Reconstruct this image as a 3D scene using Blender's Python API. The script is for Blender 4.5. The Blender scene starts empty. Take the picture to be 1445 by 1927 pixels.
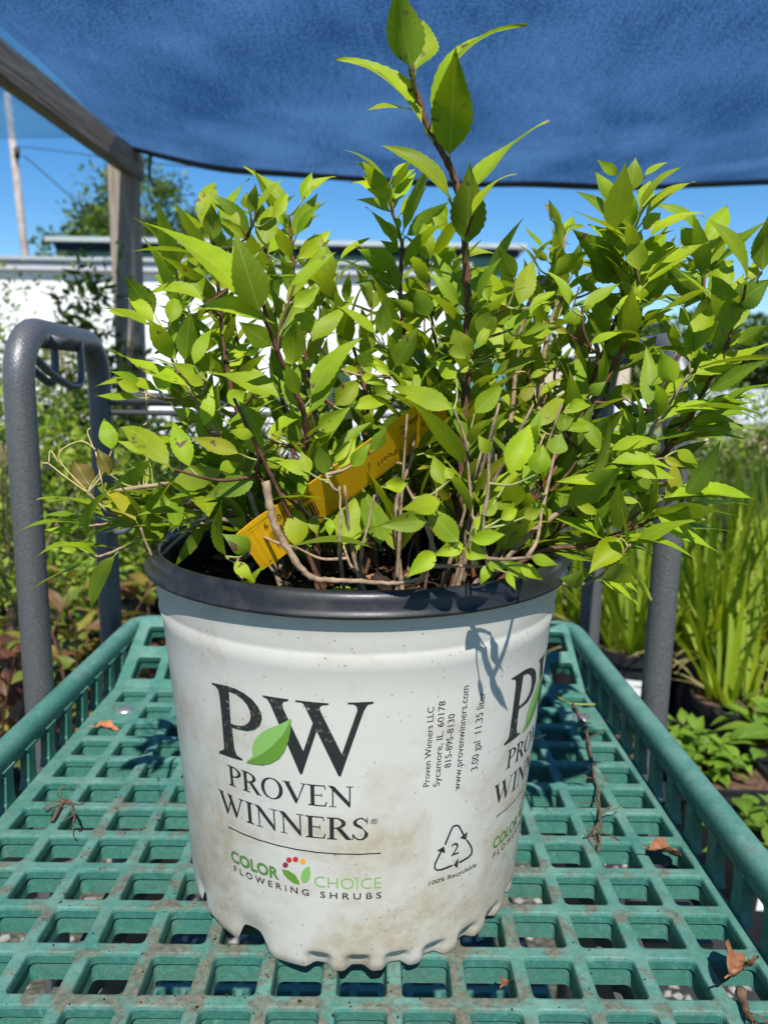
import bpy, bmesh, math, random
import numpy as np
from mathutils import Vector, Matrix, noise as mnoise
random.seed(7)
R = math.radians
scene = bpy.context.scene
col = scene.collection

# ------------------------------------------------------------------ camera
S = 0.70                      # height of the cart's upper shelf
CAMZ = S + 0.3556
cam_d = bpy.data.cameras.new('camera'); cam = bpy.data.objects.new('camera', cam_d); col.objects.link(cam)
FPX = 1400.0
cam_d.sensor_fit = 'HORIZONTAL'; cam_d.sensor_width = 36.0; cam_d.lens = 36.0 * FPX / 1445.0
cam_d.clip_start = 0.02; cam_d.clip_end = 2000
CM = Matrix.Translation((0, 0, CAMZ)) @ Matrix.Rotation(R(90 - 9.67), 4, 'X') @ Matrix.Rotation(R(0.91), 4, 'Z')
cam.matrix_world = CM
cam_d.dof.use_dof = True; cam_d.dof.focus_distance = 0.45; cam_d.dof.aperture_fstop = 12.5
scene.camera = cam

# ------------------------------------------------------------------ sky, sun, exposure
SUN = Vector((0.04, -0.585, 0.81)).normalized()      # towards the sun: behind the photographer
world = bpy.data.worlds.new('World'); scene.world = world; world.use_nodes = True
wn = world.node_tree.nodes; wl = world.node_tree.links; wn.clear()
wo = wn.new('ShaderNodeOutputWorld'); wb = wn.new('ShaderNodeBackground'); ws = wn.new('ShaderNodeTexSky')
ws.sky_type = 'NISHITA'; ws.sun_disc = False
ws.sun_elevation = math.asin(SUN.z); ws.sun_rotation = math.atan2(SUN.x, SUN.y)
ws.air_density = 1.0; ws.dust_density = 0.0; ws.ozone_density = 2.5; ws.altitude = 600
wb.inputs['Strength'].default_value = 0.105
wh = wn.new('ShaderNodeHueSaturation'); wh.inputs['Saturation'].default_value = 1.35
wl.new(ws.outputs[0], wh.inputs['Color']); wl.new(wh.outputs[0], wb.inputs[0]); wl.new(wb.outputs[0], wo.inputs[0])
sun_d = bpy.data.lights.new('sun', 'SUN'); sun_d.energy = 5.0; sun_d.angle = R(0.53); sun_d.color = (1.0, 0.965, 0.91)
sun = bpy.data.objects.new('sun', sun_d); col.objects.link(sun)
sun.rotation_euler = SUN.to_track_quat('Z', 'Y').to_euler(); sun.location = SUN * 20
scene.view_settings.view_transform = 'Standard'; scene.view_settings.look = 'None'
scene.view_settings.exposure = 0.5; scene.view_settings.gamma = 1.0
scene.render.engine = 'CYCLES'
scene.cycles.max_bounces = 8; scene.cycles.transparent_max_bounces = 12
scene.cycles.caustics_reflective = False; scene.cycles.caustics_refractive = False

# ------------------------------------------------------------------ helpers
def px(x, y, d):
    """photo pixel + depth in metres -> world point"""
    return CM @ Vector(((x - 722.5) / FPX * d, -(y - 963.5) / FPX * d, -d))
def depth_of(p):
    return -(CM.inverted() @ Vector(p)).z
def obj(name, me, mat=None, parent=None, loc=None):
    o = bpy.data.objects.new(name, me); col.objects.link(o)
    if mat is not None and me is not None and len(me.materials) == 0: me.materials.append(mat)
    if parent is not None: o.parent = parent
    if loc is not None: o.location = loc
    return o
def tag(o, label=None, cat=None, group=None, kind=None):
    if label: o['label'] = label
    if cat: o['category'] = cat
    if group: o['group'] = group
    if kind: o['kind'] = kind
    return o
def thing(name, label, cat, loc=(0, 0, 0), group=None):
    o = bpy.data.objects.new(name, None); col.objects.link(o); o.location = loc; o.empty_display_size = 0.05
    bpy.context.view_layer.update()
    return tag(o, label, cat, group)
class MB:
    """collects raw geometry; build() links it as one mesh object (coordinates are world; parent offset removed)"""
    def __init__(s): s.v = []; s.f = []; s.col = None; s.uv = None
    def add(s, vs, fs):
        n = len(s.v); s.v += [tuple(v) for v in vs]; s.f += [tuple(i + n for i in f) for f in fs]
    def box(s, c, sz, m=None, bev=0):
        x, y, z = sz[0] / 2, sz[1] / 2, sz[2] / 2
        vs = [Vector((a * x, b * y, e * z)) for a in (-1, 1) for b in (-1, 1) for e in (-1, 1)]
        if m is not None: vs = [m @ v for v in vs]
        c = Vector(c); vs = [v + c for v in vs]
        s.add(vs, [(0, 1, 3, 2), (4, 6, 7, 5), (0, 4, 5, 1), (2, 3, 7, 6), (0, 2, 6, 4), (1, 5, 7, 3)])
    def tube(s, pts, rad, seg=10, caps=True):
        pts = [Vector(p) for p in pts]; n = len(pts)
        if not isinstance(rad, (list, tuple)): rad = [rad] * n
        T = []
        for i in range(n):
            t = (pts[min(i + 1, n - 1)] - pts[max(i - 1, 0)])
            T.append(t.normalized() if t.length > 1e-9 else Vector((0, 0, 1)))
        a = Vector((0, 0, 1)) if abs(T[0].z) < 0.9 else Vector((1, 0, 0))
        N = (a - T[0] * a.dot(T[0])).normalized(); vs = []; fs = []
        for i in range(n):
            N = (N - T[i] * N.dot(T[i])).normalized(); B = T[i].cross(N)
            for k in range(seg):
                th = 2 * math.pi * k / seg
                vs.append(pts[i] + (N * math.cos(th) + B * math.sin(th)) * rad[i])
        for i in range(n - 1):
            for k in range(seg):
                k2 = (k + 1) % seg
                fs.append((i * seg + k, i * seg + k2, (i + 1) * seg + k2, (i + 1) * seg + k))
        if caps:
            fs.append(tuple(range(seg - 1, -1, -1))); fs.append(tuple((n - 1) * seg + k for k in range(seg)))
        s.add(vs, fs)
    def lathe(s, prof, seg=64, c=(0, 0, 0)):
        vs = []; fs = []
        for r, z in prof:
            for k in range(seg):
                t = 2 * math.pi * k / seg
                vs.append((c[0] + r * math.sin(t), c[1] - r * math.cos(t), c[2] + z))
        for i in range(len(prof) - 1):
            for k in range(seg):
                k2 = (k + 1) % seg
                fs.append((i * seg + k, i * seg + k2, (i + 1) * seg + k2, (i + 1) * seg + k))
        s.add(vs, fs)
    def mesh(s, name, smooth=False):
        me = bpy.data.meshes.new(name); me.from_pydata(s.v, [], s.f)
        if smooth: me.shade_smooth()
        me.update(); return me
    def build(s, name, mat, parent=None, smooth=False, auto=None, local=False):
        if parent is not None and not local:
            off = parent.matrix_world.inverted(); s.v = [tuple(off @ Vector(v)) for v in s.v]
        me = s.mesh(name, smooth)
        if auto: me.set_sharp_from_angle(angle=R(auto))
        return obj(name, me, mat, parent)
def bez(pts, n=8):
    """Catmull-Rom through points"""
    P = [Vector(p) for p in pts]; P = [P[0] * 2 - P[1]] + P + [P[-1] * 2 - P[-2]]; out = []
    for i in range(1, len(P) - 2):
        for k in range(n):
            t = k / n; a, b, c, d = P[i - 1], P[i], P[i + 1], P[i + 2]
            out.append(0.5 * ((2 * b) + (c - a) * t + (2 * a - 5 * b + 4 * c - d) * t * t + (3 * b - a - 3 * c + d) * t ** 3))
    out.append(P[-2]); return out

# ------------------------------------------------------------------ materials
class Mat:
    def __init__(s, name):
        s.m = bpy.data.materials.new(name); s.m.use_nodes = True
        s.n = s.m.node_tree.nodes; s.l = s.m.node_tree.links; s.n.clear()
        s.out = s.n.new('ShaderNodeOutputMaterial')
    def new(s, t, **k):
        n = s.n.new(t)
        for a, b in k.items():
            if a.startswith('i_'):
                key = a[2:]; key = int(key) if key.isdigit() else key.replace('_', ' ')
                s.set(n.inputs[key], b)
            else: setattr(n, a, b)
        return n
    def set(s, inp, v):
        if isinstance(v, bpy.types.NodeSocket): s.l.new(v, inp)
        elif isinstance(v, bpy.types.Node): s.l.new(v.outputs[0], inp)
        elif isinstance(v, (tuple, list)) and len(v) == 3 and inp.type == 'RGBA': inp.default_value = (*v, 1)
        else: inp.default_value = v
    def bsdf(s, color, rough=0.6, spec=0.4, metal=0.0, **k):
        b = s.new('ShaderNodeBsdfPrincipled'); s.set(b.inputs['Base Color'], color); s.set(b.inputs['Roughness'], rough)
        s.set(b.inputs['Specular IOR Level'], spec); s.set(b.inputs['Metallic'], metal)
        for a, v in k.items(): s.set(b.inputs[a.replace('_', ' ')], v)
        s.l.new(b.outputs[0], s.out.inputs[0]); return b
    def coord(s, kind='Object', scale=None):
        t = s.new('ShaderNodeTexCoord').outputs[kind]
        if scale is not None:
            mp = s.new('ShaderNodeMapping'); s.l.new(t, mp.inputs[0]); mp.inputs['Scale'].default_value = scale; return mp.outputs[0]
        return t
    def noise(s, scale, detail=4, rough=0.55, vec=None, dist=0.0):
        n = s.new('ShaderNodeTexNoise'); n.inputs['Scale'].default_value = scale; n.inputs['Detail'].default_value = detail
        n.inputs['Roughness'].default_value = rough; n.inputs['Distortion'].default_value = dist
        if vec is not None: s.l.new(vec, n.inputs['Vector'])
        return n.outputs[0]
    def ramp(s, fac, stops):
        n = s.new('ShaderNodeValToRGB'); e = n.color_ramp.elements
        while len(e) < len(stops): e.new(0.5)
        for el, (p, c) in zip(e, stops):
            el.position = p; el.color = (*c, 1) if isinstance(c, (tuple, list)) else (c, c, c, 1)
        s.l.new(fac, n.inputs[0]); return n.outputs[0]
    def mix(s, f, a, b, mode='MIX'):
        n = s.new('ShaderNodeMix', data_type='RGBA', blend_type=mode)
        s.set(n.inputs[0], f); s.set(n.inputs[6], a); s.set(n.inputs[7], b); return n.outputs[2]
    def math(s, op, a, b=0.0, c=None):
        n = s.new('ShaderNodeMath', operation=op); s.set(n.inputs[0], a); s.set(n.inputs[1], b)
        if c is not None: s.set(n.inputs[2], c)
        return n.outputs[0]
    def bump(s, h, strength=0.3, dist=0.001):
        n = s.new('ShaderNodeBump'); n.inputs['Strength'].default_value = strength; n.inputs['Distance'].default_value = dist
        s.set(n.inputs['Height'], h); return n.outputs[0]
def simple(name, c, rough=0.6, spec=0.4, metal=0, var=0.15, scale=20, bump=0.0, bscale=200, bdist=0.001):
    m = Mat(name); v = m.coord()
    c2 = tuple(x * (1 - var) for x in c); c3 = tuple(min(1, x * (1 + var)) for x in c)
    colr = m.ramp(m.noise(scale, 5, 0.6, v), [(0.3, c2), (0.7, c3)])
    b = m.bsdf(colr, rough, spec, metal)
    if bump: m.set(b.inputs['Normal'], m.bump(m.noise(bscale, 3, 0.6, v), bump, bdist))
    return m.m

def mat_leaf(name, tr=0.42, spots=True, rough=0.5):
    m = Mat(name)
    vc = m.new('ShaderNodeVertexColor', layer_name='Col')
    uv = m.coord('UV'); sx = m.new('ShaderNodeSeparateXYZ'); m.l.new(uv, sx.inputs[0])
    u = m.math('ABSOLUTE', m.math('SUBTRACT', sx.outputs[0], 0.5)); v = sx.outputs[1]
    # midrib and side veins
    mid = m.math('LESS_THAN', u, 0.022)
    sv = m.math('FRACT', m.math('MULTIPLY', m.math('SUBTRACT', v, m.math('MULTIPLY', u, 0.42)), 8.0))
    sv = m.math('LESS_THAN', m.math('ABSOLUTE', m.math('SUBTRACT', sv, 0.5)), 0.05)
    vein = m.math('MAXIMUM', mid, m.math('MULTIPLY', sv, 0.45))
    oc = m.coord('Object')
    var = m.noise(60, 3, 0.6, oc)
    base = m.mix(m.ramp(var, [(0.32, 0.0), (0.68, 0.75)]), vc.outputs[0], m.mix(1.0, vc.outputs[0], (0.62, 0.76, 0.6), 'MULTIPLY'))
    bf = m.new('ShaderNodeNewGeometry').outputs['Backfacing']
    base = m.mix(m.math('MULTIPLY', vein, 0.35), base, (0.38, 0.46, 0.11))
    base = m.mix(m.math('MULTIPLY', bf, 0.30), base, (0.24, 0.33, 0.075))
    if spots:
        sp = m.ramp(m.noise(95, 3, 0.6, oc), [(0.62, 0.0), (0.67, 1.0)])
        vary = m.ramp(m.noise(16, 1, 0.5, oc), [(0.50, 0.0), (0.58, 1.0)])
        base = m.mix(m.math('MULTIPLY', sp, vary), base, (0.13, 0.08, 0.035))
        tipb = m.ramp(m.math('ADD', v, m.math('MULTIPLY', m.math('SUBTRACT', m.noise(220, 2, 0.5, oc), 0.5), 0.12)), [(0.955, 0.0), (0.985, 1.0)])
        base = m.mix(m.math('MULTIPLY', tipb, 0.7), base, (0.30, 0.20, 0.08))
    b = m.new('ShaderNodeBsdfPrincipled'); m.set(b.inputs['Base Color'], base)
    m.set(b.inputs['Roughness'], rough); m.set(b.inputs['Specular IOR Level'], 0.22)
    h = m.math('SUBTRACT', m.math('MULTIPLY', m.noise(300, 2, 0.5, oc), 0.5), m.math('MULTIPLY', vein, 0.9))
    bn = m.bump(h, 0.35, 0.0006); m.set(b.inputs['Normal'], bn)
    t = m.new('ShaderNodeBsdfTranslucent')
    m.set(t.inputs['Color'], m.mix(1.0, base, (1.35, 1.25, 0.35), 'MULTIPLY')); m.set(t.inputs['Normal'], bn)
    mx = m.new('ShaderNodeMixShader'); mx.inputs[0].default_value = tr
    m.l.new(b.outputs[0], mx.inputs[1]); m.l.new(t.outputs[0], mx.inputs[2]); m.l.new(mx.outputs[0], m.out.inputs[0])
    return m.m
M = {}
M['leaf'] = mat_leaf('shrub_leaf')
M['bgleaf'] = mat_leaf('background_leaf', 0.38, False, 0.45)

def mat_stem(name, a, b_):
    m = Mat(name); v = m.coord()
    c = m.ramp(m.noise(130, 4, 0.7, v), [(0.35, a), (0.65, b_)])
    b = m.bsdf(c, 0.75, 0.25); m.set(b.inputs['Normal'], m.bump(m.noise(500, 3, 0.6, v), 0.5, 0.0008)); return m.m
M['stem_red'] = mat_stem('red_brown_stem', (0.075, 0.030, 0.018), (0.16, 0.075, 0.040))
M['stem_tan'] = mat_stem('tan_woody_stem', (0.17, 0.11, 0.065), (0.36, 0.26, 0.165))
M['petiole'] = mat_stem('green_petiole', (0.20, 0.24, 0.06), (0.30, 0.33, 0.10))
M['trunk'] = mat_stem('tree_bark', (0.06, 0.045, 0.03), (0.14, 0.11, 0.08))

def mat_pot():
    m = Mat('white_pot_plastic'); v = m.coord(); sx = m.new('ShaderNodeSeparateXYZ'); m.l.new(v, sx.inputs[0])
    z = sx.outputs[2]
    big = m.noise(16, 5, 0.62, v, 0.4); fine = m.noise(120, 4, 0.7, v)
    low = m.ramp(m.math('DIVIDE', z, 0.24), [(0.0, 0.23), (0.30, 0.11), (0.6, 0.03), (0.9, 0.0)])
    fac = m.ramp(m.math('ADD', big, low), [(0.53, 0.0), (0.74, 0.75)])
    fac = m.math('MULTIPLY', fac, m.ramp(fine, [(0.30, 0.35), (0.62, 1.0)]))
    base = m.mix(fac, (0.530, 0.515, 0.455), (0.35, 0.27, 0.165))
    # fine splashed specks of soil
    vo = m.new('ShaderNodeTexVoronoi'); vo.inputs['Scale'].default_value = 300; vo.inputs['Randomness'].default_value = 1.0
    mp = m.new('ShaderNodeMapping'); mp.inputs['Scale'].default_value = (1, 1, 0.7); mp.inputs['Rotation'].default_value = (0.4, 0.3, 0.2)
    m.l.new(v, mp.inputs[0]); m.l.new(mp.outputs[0], vo.inputs['Vector'])
    sel = m.math('GREATER_THAN', m.noise(45, 3, 0.6, v), 0.54)
    sp = m.math('MULTIPLY', m.math('LESS_THAN', vo.outputs['Distance'], 0.15), sel)
    base = m.mix(m.math('MULTIPLY', sp, 0.65), base, (0.16, 0.11, 0.06))
    b = m.bsdf(base, 0.42, 0.42); m.set(b.inputs['Normal'], m.bump(m.noise(35, 4, 0.6, v), 0.25, 0.0015)); return m.m
M['pot'] = mat_pot()
def mat_black():
    m = Mat('black_rim_plastic'); v = m.coord()
    dust = m.ramp(m.noise(60, 5, 0.65, v), [(0.50, 0.0), (0.80, 0.35)])
    c = m.mix(dust, (0.012, 0.013, 0.015), (0.08, 0.07, 0.055))
    b = m.bsdf(c, m.ramp(m.noise(40, 4, 0.6, v), [(0.3, 0.30), (0.7, 0.5)]), 0.40)
    m.set(b.inputs['Normal'], m.bump(m.noise(90, 3, 0.6, v), 0.15, 0.001)); return m.m
M['black'] = mat_black()
def ink(name, c):
    m = Mat(name); v = m.coord()
    wear = m.ramp(m.noise(330, 4, 0.75, v), [(0.58, 0.0), (0.68, 0.9)])
    area = m.ramp(m.noise(22, 2, 0.5, v), [(0.42, 0.05), (0.58, 1.0)])
    m.bsdf(m.mix(m.math('MULTIPLY', wear, area), c, (0.36, 0.30, 0.20)), 0.45, 0.4); return m.m
M['ink'] = ink('black_print', (0.020, 0.022, 0.022))
M['ink_green'] = ink('green_print', (0.085, 0.20, 0.045))
M['ink_light'] = ink('light_green_print', (0.20, 0.40, 0.10))
M['ink_dark'] = ink('dark_green_print', (0.11, 0.24, 0.03))
M['ink_red'] = ink('red_print', (0.45, 0.03, 0.035)); M['ink_purple'] = ink('purple_print', (0.20, 0.02, 0.06)); M['ink_orange'] = ink('orange_print', (0.75, 0.32, 0.02))
def mat_teal():
    m = Mat('green_shelf_plastic'); v = m.coord(); g = m.new('ShaderNodeNewGeometry')
    streak = m.noise(170, 5, 0.7, m.coord('Object', (1.0, 1.0, 1.0)), 1.2)
    c = m.ramp(streak, [(0.30, (0.018, 0.105, 0.078)), (0.60, (0.036, 0.155, 0.118)), (0.80, (0.12, 0.275, 0.22))])
    # scuffed, chalky upper faces and soil dirt
    nz = m.new('ShaderNodeSeparateXYZ'); m.l.new(g.outputs['Normal'], nz.inputs[0])
    up = m.math('MAXIMUM', nz.outputs[2], 0.0)
    chalk = m.math('MULTIPLY', m.ramp(m.noise(26, 5, 0.7, v), [(0.36, 0.08), (0.72, 0.52)]), up)
    c = m.mix(chalk, c, (0.225, 0.345, 0.29))
    pos = m.new('ShaderNodeVectorMath', operation='DISTANCE'); m.l.new(v, pos.inputs[0]); pos.inputs[1].default_value = (0.0, -0.17, 0.70)
    near = m.ramp(pos.outputs['Value'], [(0.10, 0.16), (0.36, 0.0)])
    dirt = m.ramp(m.math('ADD', m.noise(44, 6, 0.72, v, 0.6), near), [(0.60, 0.0), (0.70, 0.85)])
    c = m.mix(m.math('MULTIPLY', m.math('MULTIPLY', dirt, up), 0.9), c, m.ramp(m.noise(240, 3, 0.7, v), [(0.3, (0.045, 0.033, 0.022)), (0.7, (0.20, 0.15, 0.10))]))
    b = m.bsdf(c, m.ramp(m.noise(90, 4, 0.6, v), [(0.3, 0.38), (0.7, 0.62)]), 0.45)
    m.set(b.inputs['Normal'], m.bump(m.math('ADD', m.noise(420, 4, 0.7, v), m.math('MULTIPLY', dirt, 0.6)), 0.45, 0.0008)); return m.m
M['teal'] = mat_teal()
def mat_hammer():
    m = Mat('hammered_grey_paint'); v = m.coord()
    n = m.noise(520, 2, 0.5, v); b = m.bsdf(m.ramp(n, [(0.3, (0.075, 0.077, 0.080)), (0.7, (0.125, 0.127, 0.130))]), 0.40, 0.5, 0.2)
    m.set(b.inputs['Normal'], m.bump(n, 0.5, 0.0009)); return m.m
M['tube'] = mat_hammer()
M['steel'] = simple('bolt_steel', (0.45, 0.45, 0.44), 0.35, 0.5, 0.8, 0.2, 60)
M['soil'] = simple('potting_soil', (0.035, 0.024, 0.016), 0.95, 0.1, 0, 0.6, 130, 1.0, 180, 0.006)
M['yellow'] = None
def mat_yellow():
    m = Mat('yellow_tag_plastic'); v = m.coord()
    b = m.bsdf((0.90, 0.54, 0.010), 0.45, 0.4); t = m.new('ShaderNodeBsdfTranslucent'); t.inputs[0].default_value = (0.95, 0.55, 0.01, 1)
    mx = m.new('ShaderNodeMixShader'); mx.inputs[0].default_value = 0.3
    m.l.new(b.outputs[0], mx.inputs[1]); m.l.new(t.outputs[0], mx.inputs[2]); m.l.new(mx.outputs[0], m.out.inputs[0]); return m.m
M['yellow'] = mat_yellow()
M['white'] = simple('white_label_plastic', (0.78, 0.78, 0.76), 0.5, 0.4, 0, 0.04, 30)
M['deadleaf'] = mat_stem('dry_brown_leaf', (0.16, 0.065, 0.03), (0.34, 0.16, 0.08))
M['orangeleaf'] = mat_stem('dry_orange_leaf', (0.30, 0.10, 0.04), (0.48, 0.19, 0.085))
M['straw'] = mat_stem('dry_straw', (0.45, 0.34, 0.13), (0.6, 0.48, 0.22))
M['root'] = mat_stem('dry_root', (0.07, 0.04, 0.024), (0.17, 0.10, 0.06))
def mat_wood():
    m = Mat('weathered_wood'); v = m.coord('Object', (30, 30, 2.2))
    n = m.noise(2.2, 6, 0.65, v, 0.8)
    c = m.ramp(n, [(0.28, (0.14, 0.115, 0.095)), (0.55, (0.30, 0.26, 0.215)), (0.8, (0.45, 0.39, 0.33))])
    b = m.bsdf(c, 0.85, 0.2); m.set(b.inputs['Normal'], m.bump(n, 0.6, 0.003)); return m.m
M['wood'] = mat_wood()
def mat_cloth(name, a, b_, tr, transp):
    m = Mat(name); uv = m.coord('UV'); sx = m.new('ShaderNodeMapping'); m.l.new(uv, sx.inputs[0]); sx.inputs['Scale'].default_value = (170, 10, 1)
    st = m.noise(1.0, 6, 0.7, sx.outputs[0]); s2 = m.new('ShaderNodeMapping'); m.l.new(uv, s2.inputs[0]); s2.inputs['Scale'].default_value = (2.6, 2.2, 1)
    bl = m.noise(1.0, 2, 0.5, s2.outputs[0], 0.3)
    s3 = m.new('ShaderNodeMapping'); m.l.new(uv, s3.inputs[0]); s3.inputs['Scale'].default_value = (230, 120, 1)
    wv = m.noise(1.0, 2, 0.6, s3.outputs[0])
    f = m.math('ADD', m.math('MULTIPLY', st, 0.24), m.math('ADD', m.math('MULTIPLY', bl, 0.38), m.math('MULTIPLY', wv, 0.46)))
    c = m.ramp(f, [(0.44, a), (0.65, b_)])
    d = m.new('ShaderNodeBsdfDiffuse'); m.set(d.inputs[0], c)
    t = m.new('ShaderNodeBsdfTranslucent'); m.set(t.inputs[0], c)
    m1 = m.new('ShaderNodeMixShader'); m1.inputs[0].default_value = tr; m.l.new(d.outputs[0], m1.inputs[1]); m.l.new(t.outputs[0], m1.inputs[2])
    tp = m.new('ShaderNodeBsdfTransparent'); m2 = m.new('ShaderNodeMixShader')
    m.set(m2.inputs[0], m.ramp(m.math('ADD', m.math('MULTIPLY', wv, 0.5), m.math('MULTIPLY', st, 0.5)), [(0.35, transp * 0.4), (0.65, transp * 1.6)]))
    m.l.new(m1.outputs[0], m2.inputs[1]); m.l.new(tp.outputs[0], m2.inputs[2]); m.l.new(m2.outputs[0], m.out.inputs[0]); return m.m
M['cloth'] = mat_cloth('blue_shade_cloth', (0.006, 0.028, 0.105), (0.105, 0.225, 0.440), 0.48, 0.15)
M['cloth_pale'] = mat_cloth('pale_shade_cloth', (0.03, 0.12, 0.24), (0.10, 0.26, 0.42), 0.5, 0.35)
M['hem'] = simple('dark_cloth_hem', (0.020, 0.035, 0.065), 0.9, 0.1, 0, 0.3, 40)
def mat_ground():
    m = Mat('gravel_ground'); v = m.coord()
    vo = m.new('ShaderNodeTexVoronoi'); vo.inputs['Scale'].default_value = 55; m.l.new(v, vo.inputs['Vector'])
    c = m.ramp(m.noise(40, 5, 0.7, v), [(0.3, (0.05, 0.042, 0.034)), (0.55, (0.16, 0.145, 0.125)), (0.75, (0.32, 0.30, 0.27))])
    c = m.mix(m.ramp(vo.outputs['Distance'], [(0.0, 0.0), (0.5, 0.5)]), c, (0.05, 0.045, 0.04))
    c = m.mix(m.ramp(m.noise(0.9, 4, 0.6, v), [(0.45, 0.0), (0.6, 0.6)]), c, (0.05, 0.07, 0.025))
    b = m.bsdf(c, 0.9, 0.2); m.set(b.inputs['Normal'], m.bump(vo.outputs['Distance'], 0.8, 0.02)); return m.m
M['ground'] = mat_ground()
M['stone'] = simple('gravel_stone', (0.26, 0.24, 0.21), 0.85, 0.2, 0, 0.5, 30)
M['wall_white'] = simple('white_wall_panel', (0.80, 0.80, 0.77), 0.6, 0.3, 0, 0.03, 2)
M['cap'] = simple('grey_wall_cap', (0.46, 0.48, 0.50), 0.5, 0.4, 0, 0.08, 4)
M['siding'] = simple('green_metal_siding', (0.10, 0.25, 0.19), 0.5, 0.4, 0, 0.1, 3)
M['roofing'] = simple('grey_roof_metal', (0.42, 0.45, 0.44), 0.45, 0.5, 0.2, 0.1, 3)
M['polywhite'] = simple('white_greenhouse_film', (0.72, 0.74, 0.75), 0.4, 0.4, 0, 0.08, 3)
M['potblack'] = simple('black_nursery_pot', (0.018, 0.018, 0.020), 0.4, 0.45, 0, 0.3, 20)
M['bark'] = simple('bark_mulch', (0.12, 0.07, 0.045), 0.95, 0.1, 0, 0.6, 90, 1.0, 120, 0.01)
M['bluepot'] = simple('navy_pot', (0.02, 0.03, 0.09), 0.4, 0.4, 0, 0.2, 20)
M['flower'] = simple('peach_flower_petals', (0.70, 0.42, 0.26), 0.7, 0.2, 0, 0.25, 30)
M['cream'] = simple('cream_flower_petals', (0.78, 0.66, 0.48), 0.7, 0.2, 0, 0.15, 30)
M['concrete'] = simple('grey_bench_plank', (0.38, 0.37, 0.35), 0.8, 0.2, 0, 0.2, 12)
M['pole'] = simple('grey_pole_wood', (0.34, 0.30, 0.27), 0.9, 0.2, 0, 0.3, 3)
M['wire'] = simple('dark_cable', (0.03, 0.03, 0.035), 0.6, 0.3)
# ================================================================== THE SETTING: ground
g = MB(); g.add([(-400, -60, 0), (400, -60, 0), (400, 900, 0), (-400, 900, 0)], [(0, 1, 2, 3)])
tag(g.build('ground', M['ground']), kind='structure')

# ================================================================== PLANT CART
CART = thing('plant_cart', 'nursery cart with green plastic grid shelf and grey tubular handles under the pot', 'cart', (-0.03, 0.6, 0))
YAW = Matrix.Rotation(R(0.45), 4, 'Z')
def CW(x, y, z): return YAW @ Vector((x, y, z + S))
GX, GY, OX, OY = 0.0390, 0.0406, -0.2155, 0.4257
HX, HY = 0.755 * GX, 0.755 * GY
XL, XR = -0.307, 0.2505          # inner foot of the side walls
def rloop(x0, x1, y0, y1, r, z, k=4):
    out = []
    for cx, cy, a0 in ((x1 - r, y1 - r, 0), (x0 + r, y1 - r, 90), (x0 + r, y0 + r, 180), (x1 - r, y0 + r, 270)):
        for j in range(k):
            a = R(a0 + 90 * j / (k - 1)); out.append((cx + r * math.cos(a), cy + r * math.sin(a), z))
    return out
def grid_cell(mb, T, cx0, cx1, cy0, cy1, hx0, hx1, hy0, hy1, deep=0.0180):
    L = []
    for e, z in ((0.0019, 0.0), (0.0006, -0.0005), (0.0, -0.0020), (-0.0004, -0.0068), (0.0010, -0.0071), (-0.0010, -deep)):
        L.append(rloop(hx0 - e, hx1 + e, hy0 - e, hy1 + e, 0.0032, z))
    n = len(L[0]); vs = [p for l in L for p in l]; b0 = len(vs)
    vs += [(cx1, cy1, 0), (cx0, cy1, 0), (cx0, cy0, 0), (cx1, cy0, 0)]
    vs += [(cx1, cy1, -deep), (cx0, cy1, -deep), (cx0, cy0, -deep), (cx1, cy0, -deep)]; fs = []
    for i in range(n):
        j = (i + 1) % n; c = i // 4; c2 = j // 4
        fs.append((b0 + c, i, j) if c == c2 else (b0 + c, i, j, b0 + c2))
        o = (len(L) - 1) * n
        fs.append((b0 + 4 + c, o + j, o + i) if c == c2 else (b0 + 4 + c, b0 + 4 + c2, o + j, o + i))
        for k in range(len(L) - 1): fs.append((k * n + i, (k + 1) * n + i, (k + 1) * n + j, k * n + j))
    mb.add([T(*v) for v in vs], fs)
def solid_cell(mb, T, cx0, cx1, cy0, cy1, deep=0.0180):
    vs = [(cx0, cy0, 0), (cx1, cy0, 0), (cx1, cy1, 0), (cx0, cy1, 0)] + [(cx0, cy0, -deep), (cx1, cy0, -deep), (cx1, cy1, -deep), (cx0, cy1, -deep)]
    mb.add([T(*v) for v in vs], [(0, 1, 2, 3), (7, 6, 5, 4)])
def strip(mb, T, x0, x1, y0, y1, z=0.0):
    mb.add([T(x0, y0, z), T(x1, y0, z), T(x1, y1, z), T(x0, y1, z)], [(0, 1, 2, 3)])
rx, ry = GX - HX, GY - HY
gx0 = OX - 2 * GX - rx / 2; gx1 = OX + 12 * GX - rx / 2
YF = OY - 6 * GY - ry / 2; YB = OY + 10 * GY - ry / 2       # front and back of the flat deck
deck = MB()
for i in range(-2, 12):
    for j in range(-6, 10):
        hx, hy = OX + i * GX, OY + j * GY
        a = (hx - rx / 2, hx - rx / 2 + GX, hy - ry / 2, hy - ry / 2 + GY)
        if j == 8 and i in (-2, 11): solid_cell(deck, CW, *a)
        else: grid_cell(deck, CW, *a, hx, hx + HX, hy, hy + HY)
strip(deck, CW, XL, gx0, YF, YB); strip(deck, CW, gx1, XR, YF, YB)
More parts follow.
